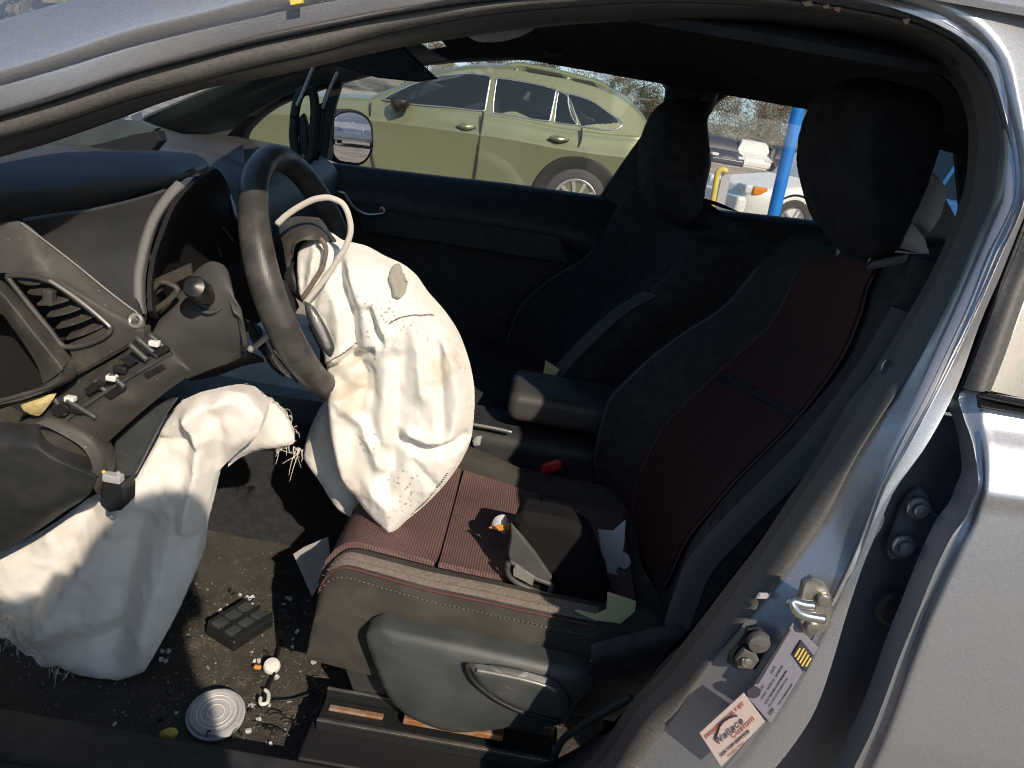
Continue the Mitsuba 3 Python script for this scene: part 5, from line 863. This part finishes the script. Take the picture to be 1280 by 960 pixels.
prof = [(0, .03), (.12, -.005), (.22, -.022), (.30, -.016), (.45, -.03), (.62, -.045), (.76, -.066), (.775, -.066), (.80, -.052), (.90, -.012), (.96, .0), (1.0, .0)]
body = np.stack([np.stack([xs, yy(o), zl + (zb - zl) * h], 1) for h, o in prof])
hood = np.stack([np.stack([xs, yy(.03), zb + .015], 1), np.stack([xs, yy(.25), zb + .05 * endw], 1), np.stack([xs, np.full_like(xs, Y0 + W2), zb + .07 * endw], 1)])
full = np.concatenate([body, hood]); fullm = mirror(full.transpose(1, 0, 2)).transpose(1, 0, 2)
fa = full * A([1, -1, 1]) + A([0, 2 * (Y0 + W2), 0])
add(GC, cat(grid(full), grid(fa)), 'm_green', True, 'olive green estate car parked beyond the passenger window', 'car')
# upper structure
roofl = [(-1.886,7.78,.991),(-1.651,7.78,1.123),(-1.34,7.78,1.29),(-1.027,7.78,1.41),(-.71,7.78,1.477),(-.225,7.78,1.51),(.27,7.78,1.485),(.611,7.78,1.419),(.8,7.78,1.311),(.929,7.78,1.177),(.974,7.78,1.089)]
sil = flank([(-1.885,7.5,.974),(-1.597,7.5,1.142),(-1.297,7.5,1.302),(-.994,7.5,1.411),(-.764,7.5,1.463),(-.374,7.5,1.49),(.102,7.5,1.48),(.511,7.5,1.414),(.778,7.5,1.287),(.941,7.5,1.094)], 7.5, .36, .98)
side_up = res(sil, 60)
belt_up = np.stack([side_up[:, 0], np.full(60, Y0 + .005), np.interp(side_up[:, 0], A(belt)[:, 0], A(belt)[:, 2]) - .004], 1)
rt = side_up + A([0, .10, .035]); rc = np.stack([side_up[:, 0], np.full(60, Y0 + W2), side_up[:, 2] + .07], 1)
up_ = np.stack([belt_up, side_up, rt, rc]); upm = up_ * A([1, -1, 1]) + A([0, 2 * (Y0 + W2), 0])
up_ = np.stack([belt_up, side_up, side_up + A([0, .035, .022]), side_up + A([0, .10, .045]), (rt + rc) / 2 + A([0, 0, .02]), rc]); add(GC + '__upper_body', cat(grid(up_), grid(upm)), 'm_green', True)
def side_win(name, px, m='m_window', out=.012, t=.01, rim=None):
    q = [(p[0], Y0 + max(0, p[2] - .985) * .36 - out, p[2]) for p in px]
    k = add(GC + '__' + name, plate(q, t, .002), m, False)
    if rim:
        qq = A(q + q[:1]); add(k + '__chrome_edge', tube(qq + A([0, -.002, 0]), rim, 6, 60), 'm_chrome', True)
    return k
side_win('side_window', [(-1.76,7.5,1.01),(-1.596,7.5,1.127),(-1.386,7.5,1.251),(-1.174,7.5,1.337),(-.802,7.5,1.398),(-.737,7.5,1.387),(-.736,7.5,1.073),(-1.102,7.5,1.043),(-1.582,7.5,1.009)], rim=.009)
side_win('side_window', [(-.674,7.5,1.39),(-.358,7.5,1.397),(-.075,7.5,1.37),(-.086,7.5,1.083),(-.365,7.5,1.067),(-.646,7.5,1.065)], rim=.009)
side_win('side_window', [(-.05,7.5,1.366),(.015,7.5,1.355),(.194,7.5,1.091),(-.029,7.5,1.077)], rim=.007)
side_win('side_window', [(.046,7.5,1.36),(.249,7.5,1.341),(.465,7.5,1.257),(.629,7.5,1.164),(.59,7.5,1.119),(.421,7.5,1.083),(.236,7.5,1.083)], rim=.009)
for px in ([(-1.864,7.45,.962),(-1.844,7.45,.683),(-1.78,7.45,.38),(-1.698,7.45,.234)], [(-.743,7.43,1.057),(-.743,7.43,.791),(-.737,7.43,.48),(-.74,7.43,.279)], [(.237,7.45,1.069),(.251,7.45,.957),(.211,7.45,.835),(.131,7.45,.744),(.056,7.45,.621)]):
    add(GC + '__door_gap', tube(A(px) + A([0, .012, 0]), .011, 6), 'm_green_dark', True)
for px in ([(-.991,7.43,.887),(-.915,7.43,.923),(-.793,7.43,.913),(-.89,7.43,.858)], [(-.073,7.43,.927),(.017,7.43,.964),(.14,7.43,.947),(.037,7.43,.899)]):
    k = add(GC + '__door_handle', pillow(px, .03, .01, .02, .02, n=40), 'm_green', True)
    add(k + '__recess', pillow(A(px) + A([0, .02, -.012]), .012, .0, .03, .02, n=40), 'm_green_dark', True)
add(GC + '__wing_mirror', pillow([(-1.653,7.36,1.041),(-1.563,7.36,1.085),(-1.449,7.36,1.06),(-1.458,7.36,.999),(-1.576,7.36,.919),(-1.628,7.36,.956)], .09, .10, .05, .03, n=40), 'm_green_dark', True)
add(GC + '__roof_rail', cat(tube(flank([(-.617,7.55,1.511),(-.465,7.55,1.551),(-.228,7.55,1.553),(.093,7.55,1.532),(.335,7.55,1.512),(.496,7.55,1.427)], 7.62, .36, .98), .028, 8), *[tube([A(p) + A([0, .16, -.01]), A(p) + A([0, .16, -.10])], .025, 8, 4) for p in [(-.5,7.55,1.523),(.015,7.55,1.526),(.407,7.55,1.472)]]), 'm_green', True)
for px in ([(-.426,7.6,1.537),(-.065,7.6,1.53),(-.013,7.6,1.509),(-.363,7.6,1.496)], [(.066,7.6,1.514),(.274,7.6,1.511),(.329,7.6,1.475),(.12,7.6,1.478)]):
    add(GC + '__roof_rail_gap', plate([(p[0], 7.685, p[2]) for p in px], .02), 'm_green_dark')
wc = A([(.303,7.45,.36)][0])
add(GC + '__wheel_arch', lathe([(.30, 0), (.36, .012), (.44, .022), (.455, .016), (.46, -.03)], wc + A([0, .012, 0]), (0, -1, 0), 48), 'm_green_dark', True)
wheel(GC, wc + A([0, -.012, 0]), .335); wheel(GC, wc + A([-2.55, -.012, 0]), .335)
add(GC + '__tail_lamp', pillow([(.8,7.85,1.264),(.855,7.85,1.242),(.97,7.85,1.102),(.902,7.85,1.107)], .05, .05, .03, .02, n=40), 'm_tail', True)
add(GC + '__windscreen', plate([(x, y, z) for x, y, z in ((-1.55, 7.66, 1.02), (-1.05, 7.78, 1.30), (-1.05, 8.94, 1.30), (-1.55, 9.06, 1.02))], .01, .002, (-1, 0, .5)), 'm_window', False)

def small_car(key, o, yaw, paint, label, group=None, L_=4.4, H=1.45, Wd=1.75, kind='saloon', lamps='m_tail'):
    """A whole car with body, cabin windows, wheels and lamps; its nose points along local -x."""
    M = trimesh.transformations.translation_matrix(o) @ trimesh.transformations.rotation_matrix(yaw, [0, 0, 1])
    def put(name, mesh, m, sm=35, **k): return add(key + name, xf(mesh, M), m, sm, **k)
    h = L_ / 2; b = .62 * H
    if kind == 'saloon': sh_ = [(-h, .45), (-h * .97, .66), (-h * .5, .60 * H), (-h * .42, b), (-.55, b + .02), (h * .45, b + .03), (h * .72, b + .02), (h * .97, b - .02), (h, .60)]
    else: sh_ = [(-h, .45), (-h * .97, .68), (-h * .55, .60 * H), (-.6, b + .02), (h * .5, b + .03), (h * .85, b + .03), (h * .98, b), (h, .60)]
    xs_ = np.linspace(-h, h, 50); zt = np.interp(xs_, [p[0] for p in sh_], [p[1] for p in sh_])
    e = 1 - np.clip((h - np.abs(xs_)) / .5, 0, 1); ins = .30 * (1 - np.sqrt(np.clip(1 - e ** 2, 0, 1)))
    rows = []
    for hh, oo in ((0, .05), (.2, 0), (.55, -.02), (.8, -.015), (.96, .02), (1.0, .07), (1.03, Wd / 2)):
        rows.append(np.stack([xs_, -Wd / 2 + oo + ins * (oo < .5), .22 + (zt - .22) * hh], 1))
    rows = np.stack(rows); both = cat(grid(rows), grid(rows * A([1, -1, 1])), grid(np.stack([rows[:, 0], rows[:, 0] * A([1, -1, 1])])), grid(np.stack([rows[:, -1], rows[:, -1] * A([1, -1, 1])])))
    k = put('', both, paint, True, label=label, cat='car', group=group)
    cb = [(-h * .42, b - .02), (-.45, H - .06), (.1, H), (h * .32, H - .05), (h * .70, b)] if kind == 'saloon' else [(-h * .45, b - .02), (-.5, H - .06), (.2, H), (h * .72, H - .05), (h * .96, b)]
    cl = res([(x, 0, z) for x, z in cb], 30); cb2 = np.stack([cl[:, 0], np.full(30, -Wd / 2 + .03), np.full(30, b - .04)], 1)
    su = np.stack([cl[:, 0], -Wd / 2 + .06 + .34 * (cl[:, 2] - b), cl[:, 2]], 1); ce = np.stack([cl[:, 0], np.zeros(30), cl[:, 2] + .03], 1)
    g = np.stack([cb2, su, su + A([0, .06, .015]), ce]); put('__cabin', cat(grid(g), grid(g * A([1, -1, 1]))), paint, True)
    for sg in (-1, 1):
        def on(x, z): return (x, sg * (Wd / 2 - .048 - .34 * (z - b)), z)
        x0, x1 = cb[0][0], cb[-1][0]
        for w_ in ([(x0 + .25, b + .03), (-.40, H - .12), (.02, H - .08), (.02, b + .03)], [(.10, b + .03), (.10, H - .08), (h * .32, H - .12), (x1 - .36, b + .05)]):
            put('__side_window', plate([A(on(x, z)) + A([0, sg * .012, 0]) for x, z in w_], .012, .002, (0, sg, .2)), 'm_window', False)
        put('__lamp', move(rbox((.10, .28, .16), .03), (h - .06, sg * (Wd / 2 - .20), b - .12)), lamps); put('__headlamp', move(rbox((.22, .34, .14), .04), (-h + .16, sg * (Wd / 2 - .24), .66)), 'm_lamp'); put('__turn_lamp', move(rbox((.24, .10, .13), .03), (-h + .28, sg * (Wd / 2 - .07), .66)), 'm_amber')
        for wx in (-h * .60, h * .60):
            c_ = A([wx, sg * (Wd / 2 + .04), .32]); ax = A([0, sg, 0])
            kk = put('__wheel', lathe([(.2, -.2), (.31, -.2), (.32, -.15), (.32, -.03), (.29, 0), (.21, -.005), (.2, -.03)], c_, ax, 32), 'm_tyre', 40)
            put('__wheel_arch', lathe([(.30, -.02), (.37, .008), (.38, -.03)], c_ + A([0, -sg * .02, .02]), ax, 32), 'm_green_dark')
            scene_rim = cat(lathe([(0, -.02), (.05, -.015), (.06, -.04), (.17, -.03), (.2, -.012), (.205, -.03)], c_, ax, 32), *[plate([c_ + ax * -.012 + A([math.cos(t + d_) * r_, 0, math.sin(t + d_) * r_]) for r_, d_ in ((.05, -.3), (.19, -.12), (.19, .12), (.05, .3))], .02, .003, ax) for t in np.arange(5) * 1.2566])
            add(kk + '__rim', xf(scene_rim, M), 'm_rim', 35)
    put('__windscreen', plate([(cb[0][0] - .0, y_, z_) if z_ == b else (-.46, y_, z_) for y_, z_ in ((-Wd / 2 + .14, b), (-Wd / 2 + .26, H - .07), (Wd / 2 - .26, H - .07), (Wd / 2 - .14, b))], .012, .002, (-1, 0, .6)), 'm_window', False)
    put('__rear_window', plate([(cb[-1][0] - .02, y_, z_) if z_ == b + .03 else (cb[-2][0] + .04, y_, z_) for y_, z_ in ((-Wd / 2 + .16, b + .03), (-Wd / 2 + .26, H - .08), (Wd / 2 - .26, H - .08), (Wd / 2 - .16, b + .03))], .012, .002, (1, 0, .6)), 'm_window', False)
    put('__bumper', cat(move(rbox((.18, Wd - .16, .26), .06), (h - .06, 0, .42)), move(rbox((.18, Wd - .16, .26), .06), (-h + .06, 0, .42))), paint)
    return k
small_car('white_saloon', (4.81, 12.7, -.12), math.radians(14), 'm_car_white', 'white saloon parked with its nose behind the blue post', lamps='m_tail')
small_car('grey_hatchback', (31.5, 7.0, 0), math.radians(14), 'm_silver_far', 'silver car parked behind, seen in the wing mirror')
far = [((8.0, 40, -.3), 95, 'm_car_dark', 'dark car far off at the left end of the yard row'), ((9.9, 41, -.25), 85, 'm_car_white', 'white car far off in the middle of the yard row'), ((11.4, 40, -.3), 92, 'm_car_dark', 'dark car far off just left of the blue post'), ((13.4, 41, -.3), 80, 'm_car_white', 'white car far off behind the blue post'), ((6.2, 41, -.2), 80, 'm_car_white', 'white car far off behind the passenger head restraint')]
for o, a, p, l in far: small_car('distant_car', o, math.radians(a), p, l, 'cars in the far yard row')
small_car('blue_car', (4.75, 7.9, .05), math.radians(104), 'm_car_blue', 'light blue car seen through the rear quarter glass', H=1.5)
# blue post, yellow frame with board
add('blue_post', cyl([(1.948,6.2,.528)][0], [(1.892,6.2,1.748)][0], .052, 24), 'm_pole', 40, 'leaning bright blue post behind the rear side window', 'post')
YF = 'barrier'
add(YF, cat(tube([(1.302,5.6,.507),(1.281,5.6,.814),(1.269,5.6,.958),(1.298,5.6,.987),(1.337,5.6,.981)], .022, 8)), 'm_yellow', True, 'yellow tube barrier left of the white saloon', 'barrier')
add(YF + '__board', plate([(1.31,5.62,.957),(1.379,5.62,.957),(1.388,5.62,.707),(1.318,5.62,.708)], .02), 'm_paper_grey', label='pale board held in the yellow frame')

# ------------------------------------------------------------------ trees and brush behind the yard
def tree(key, o, h, r, m, label, cat_, group=None, nleaf=2600, seed=0, squat=.6, leaf=.22):
    g = np.random.default_rng(seed); o = A(o)
    br = [tube([o, o + A([.1, 0, h * .3]), o + A([0, .1, h * .6])], [.05 * h ** .7 * .5, .03], 7, 8)]
    clumps = []
    for i in range(14):
        a = g.uniform(0, 6.28); rr = r * math.sqrt(g.uniform(.05, 1)); z = h * g.uniform(.25, .95); rr *= 1 - .5 * max(0, z / h - .5)
        e = o + A([rr * math.cos(a), rr * math.sin(a), z]); s = o + A([0, 0, h * g.uniform(.15, .45)])
        br.append(tube([s, (s + e) / 2 + g.normal(0, .1 * r, 3), e], [.03, .012], 5, 7)); clumps.append((e, r * g.uniform(.22, .42)))
    add(key, cat(br), 'm_bark', True, label, cat_, group)
    k = next(iter(reversed(scene)))
    C_ = np.array([c for c, _ in clumps]); R_ = np.array([s for _, s in clumps]); i = g.integers(0, len(C_), nleaf)
    d = g.normal(0, 1, (nleaf, 3)); d /= np.linalg.norm(d, axis=1, keepdims=True)
    P = C_[i] + d * (R_[i] * g.uniform(.3, 1, nleaf) ** .5)[:, None] * A([1, 1, squat + .2])
    u = g.normal(0, 1, (nleaf, 3)); u /= np.linalg.norm(u, axis=1, keepdims=True); v = np.cross(u, g.normal(0, 1, (nleaf, 3))); v /= np.linalg.norm(v, axis=1, keepdims=True)
    s = (leaf * g.uniform(.5, 1.2, nleaf))[:, None] * .5
    V = np.stack([P - u * s, P + v * s * .5, P + u * s, P - v * s * .5], 1).reshape(-1, 3); q = np.arange(nleaf)[:, None] * 4
    add(k + '__crown', trimesh.Trimesh(V, np.vstack([q + A([0, 1, 2]).astype(int), q + A([0, 2, 3]).astype(int)]), process=False), m, False)
spots = [(4.2, 34, 4.4, 3.0), (8.5, 33, 7.5, 3.8), (12, 36, 8, 4), (5.8, 40, 4.8, 3.2), (15, 34, 7, 4), (1.2, 38, 4.6, 3.0), (-2.5, 40, 5.2, 3.2), (-7, 42, 5.4, 3.4), (10, 42, 9, 4.5), (19, 36, 8, 4.5), (-12, 40, 5.5, 4), (-18, 38, 5.5, 4)]
names = ['low straw brown tree beyond the tail of the green estate', 'tall dry brown tree beyond the blue post', 'brown tree further right of the blue post', 'low dry tree in the second row left of the far white cars', 'brown tree right of the seat back', 'tree left of the rear side window edge', 'tree seen above the green estate roof', 'tree far behind the green estate bonnet', 'tallest tree of the back row', 'outermost tree at the right end', 'tree at the left behind the bonnet', 'outermost tree at the left end']
for k, ((x, y, h, r), nm) in enumerate(zip(spots, names)):
    x, y = x * 1.38, y + 15
    tree('tree', (x, y, -.5), h, r, 'm_leaf' if k % 3 else 'm_leaf2', nm, 'tree', 'trees behind the yard', 16000, k + 3, .6, .13)
for k, nm in enumerate(('leftmost low bush of the hedge row', 'second low bush from the left in the hedge row', 'third low bush from the left in the hedge row', 'low bush behind the rear of the green estate', 'low bush under the rear window tree', 'low bush by the foot of the blue post', 'low bush at the right of the hedge row', 'rightmost low bush of the hedge row')):
    tree('bush', (-6 + 4.5 * k + rng.uniform(-.4, .4), 46 + rng.uniform(-1, 1), -.5), 2.4, 1.9, 'm_leaf2' if k % 2 else 'm_leaf', nm, 'bush', 'low bushes along the yard edge', 6000, 40 + k, .6, .09)
tree('scrub_pile', (-2.6, 2.9, .0), 2.3, .9, 'm_leaf', 'heap of dry brush beyond the roof at top left', 'brush', None, 1500, 90, .6, .12)
# earth bank behind the trees
bx_, by_ = np.meshgrid(np.linspace(-60, 90, 60), np.linspace(56, 80, 10), indexing='ij')
bz = -.6 + (by_ - 56) * .09 + 1.0 * meshkit.fbm(np.stack([bx_ * .12, by_ * .12, bx_ * 0], -1))
add('hill', grid(np.stack([bx_, by_, bz], -1)), 'm_hill', True, 'brush covered bank closing the yard', kind='structure')

# ------------------------------------------------------------------ open driver door (out of the frame to the left) and the person taking the picture
OD = CAR + '__open_driver_door'
hx_, ang = A([-.93, .01, 0]), math.radians(66)
dd = A([math.cos(ang), -math.sin(ang), 0]); dn = A([math.sin(ang), math.cos(ang), 0])   # along the door, and its inner side
def dpt(s, z, o=0.): return hx_ + dd * s + dn * o + A([0, 0, z])
rows = [[dpt(s, z, -.05 * math.sin(min(1, max(0, (z - .25) / .9)) * 3) + .02) for s in np.linspace(0, 1.08, 16)] for z in np.linspace(.24, 1.02, 14)]
add(OD, solid(A(rows), .05), 'm_silver', True)
rows = [[dpt(s, z, .045 + .03 * math.sin((z - .3) * 9) ** 2) for s in np.linspace(.03, 1.05, 14)] for z in np.linspace(.30, 1.0, 14)]
add(OD + '__trim_panel', solid(A(rows), .02), 'm_trim', True)
add(OD + '__window_frame', tube([dpt(.0, 1.01, .01), dpt(.28, 1.18, .06), dpt(.60, 1.33, .12), dpt(.85, 1.36, .13), dpt(1.03, 1.25, .10), dpt(1.07, 1.02, .02)], .016, 10, 60), 'm_black', True)
add(OD + '__armrest', hull_spheres([dpt(.30, .70, .10), dpt(.85, .74, .10), dpt(.85, .66, .06), dpt(.30, .62, .06)], .03), 'm_dash_soft', True)
add(OD + '__inner_handle', tube([dpt(.22, .84, .09), dpt(.28, .83, .11), dpt(.34, .84, .09)], .008), 'm_satin', True)

PX, PY = .01, -1.04
def body_mesh(bones, it=12, edge=.018):
    m = None
    for a, ra, b, rb_ in bones:
        h = m3.Manifold.batch_hull([m3.Manifold.sphere(ra, 20).translate(list(map(float, a))), m3.Manifold.sphere(rb_, 20).translate(list(map(float, b)))])
        m = h if m is None else m + h
    q = m.refine_to_length(edge).to_mesh(); t = trimesh.Trimesh(q.vert_properties[:, :3], q.tri_verts); trimesh.smoothing.filter_taubin(t, iterations=it); return t
def P(x, y, z): return A([PX + x, PY + y, z])
sh, el, ha = {}, {}, {}
for s in (-1, 1): sh[s] = P(s * .20, .02, 1.36); el[s] = P(s * .27, .08, 1.09); ha[s] = A([s * .085, -.66, 1.215])
sh[-1] = sh[-1] + A([-.02, 0, .11]); el[-1] = el[-1] + A([-.05, 0, .10])
head = P(.19, .12, 1.475)
skin_b = [(P(0.03, .05, 1.38), .055, P(.14, .09, 1.43), .056), (head + A([0, -.015, .03]), .088, head + A([0, .02, -.05]), .062), (head + A([0, .02, -.06]), .055, head + A([0, .05, -.085]), .034), (head + A([0, .085, .0]), .012, head + A([0, .098, -.03]), .016)]
for s in (-1, 1): skin_b += [(head + A([s * .085, -.005, .005]), .014, head + A([s * .083, 0, -.03]), .012)]
add('person', body_mesh(skin_b, 6, .008), 'm_skin', True, 'person in a dark jacket and jeans holding a phone up to the open car', 'person')
for s in (-1, 1):
    hd = A([-s * .03, .02, .01]); w = ha[s] + A([s * .045, -.06, -.03])
    hb = [(el[s] * .35 + w * .65, .034, w, .027), (w, .027, ha[s] + A([s * .012, -.012, -.01]), .026)]
    for i, z in enumerate((.028, .010, -.008, -.024)):
        k0 = ha[s] + A([s * .008, .0, z - .005]); L1 = (.036, .04, .037, .03)[i]
        k1 = k0 + A([s * .004, .026, .002]); k2 = k1 + A([-s * L1 * .75, .004, .002]); k3 = k2 + A([-s * L1 * .45, -.008, 0])
        hb += [(k0, .0105, k1, .0095), (k1, .0095, k2, .0085), (k2, .0085, k3, .0075)]
    t0 = ha[s] + A([s * .01, -.02, .02]); t1 = t0 + A([-s * .02, .006, .024]); t2 = t1 + A([-s * .024, .008, .006])
    hb += [(t0, .012, t1, .0105), (t1, .0105, t2, .009)]
    add('person__hand', body_mesh(hb, 4, .004), 'm_skin', True)
    for ex in (.032,):
        add('person__eye', trimesh.creation.icosphere(2, .012), 'm_white_plastic', True); k = next(reversed(scene)); scene[k]['to_world'] = T().translate(list(map(float, head + A([s * ex, .068, .008]))))
jk = [(P(0, .0, .98), .155, P(0, .01, 1.18), .15), (P(-.08, .01, 1.20), .13, P(-.10, .02, 1.32), .10), (P(.08, .01, 1.20), .13, P(.10, .02, 1.32), .10), (P(0, .03, 1.35), .095, P(0.05, .045, 1.40), .08), (P(-.1, .0, .97), .11, P(.1, 0, .97), .11)]
for s in (-1, 1):
    w = ha[s] + A([s * .045, -.06, -.03]); jk += [(P(s * .08, .02, 1.34), .095, sh[s], .085), (sh[s], .075, el[s], .056), (el[s], .056, el[s] * .25 + w * .75, .043)]
jk += [(P(-.10, .02, 1.32), .10, sh[-1], .08), (P(.0, .03, 1.37), .085, sh[-1], .085)]
add('person__jacket', body_mesh(jk), 'm_car_dark', True)
tr = []
for s in (-1, 1): tr += [(P(s * .09, 0, .95), .12, P(s * .11, .04, .52), .078), (P(s * .11, .04, .52), .075, P(s * .13, -.02, .10), .052)]
tr += [(P(-.08, 0, .95), .125, P(.08, 0, .95), .125)]
add('person__trousers', body_mesh(tr), 'm_blue_print', True)
for s in (-1, 1): add('person__shoe', body_mesh([(P(s * .13, -.05, .055), .05, P(s * .15, .12, .04), .04), (P(s * .13, -.03, .06), .05, P(s * .13, -.02, .11), .05)], 5), 'm_black', True)
add('person__hair', body_mesh([(head + A([0, -.03, .05]), .088, head + A([0, .02, .065]), .075), (head + A([0, -.04, .02]), .085, head + A([0, -.05, -.04]), .06)], 4, .01), 'm_bark', True)
add('person__mouth', rbox((.04, .008, .008), .003, 8, head + A([0, .082, -.062])), 'm_ink_red', True)
add('phone', rbox((.150, .009, .074), .004, at=(.0, -.632, 1.232)), 'm_lens', True, 'black phone held sideways in the hands of the person', 'phone')
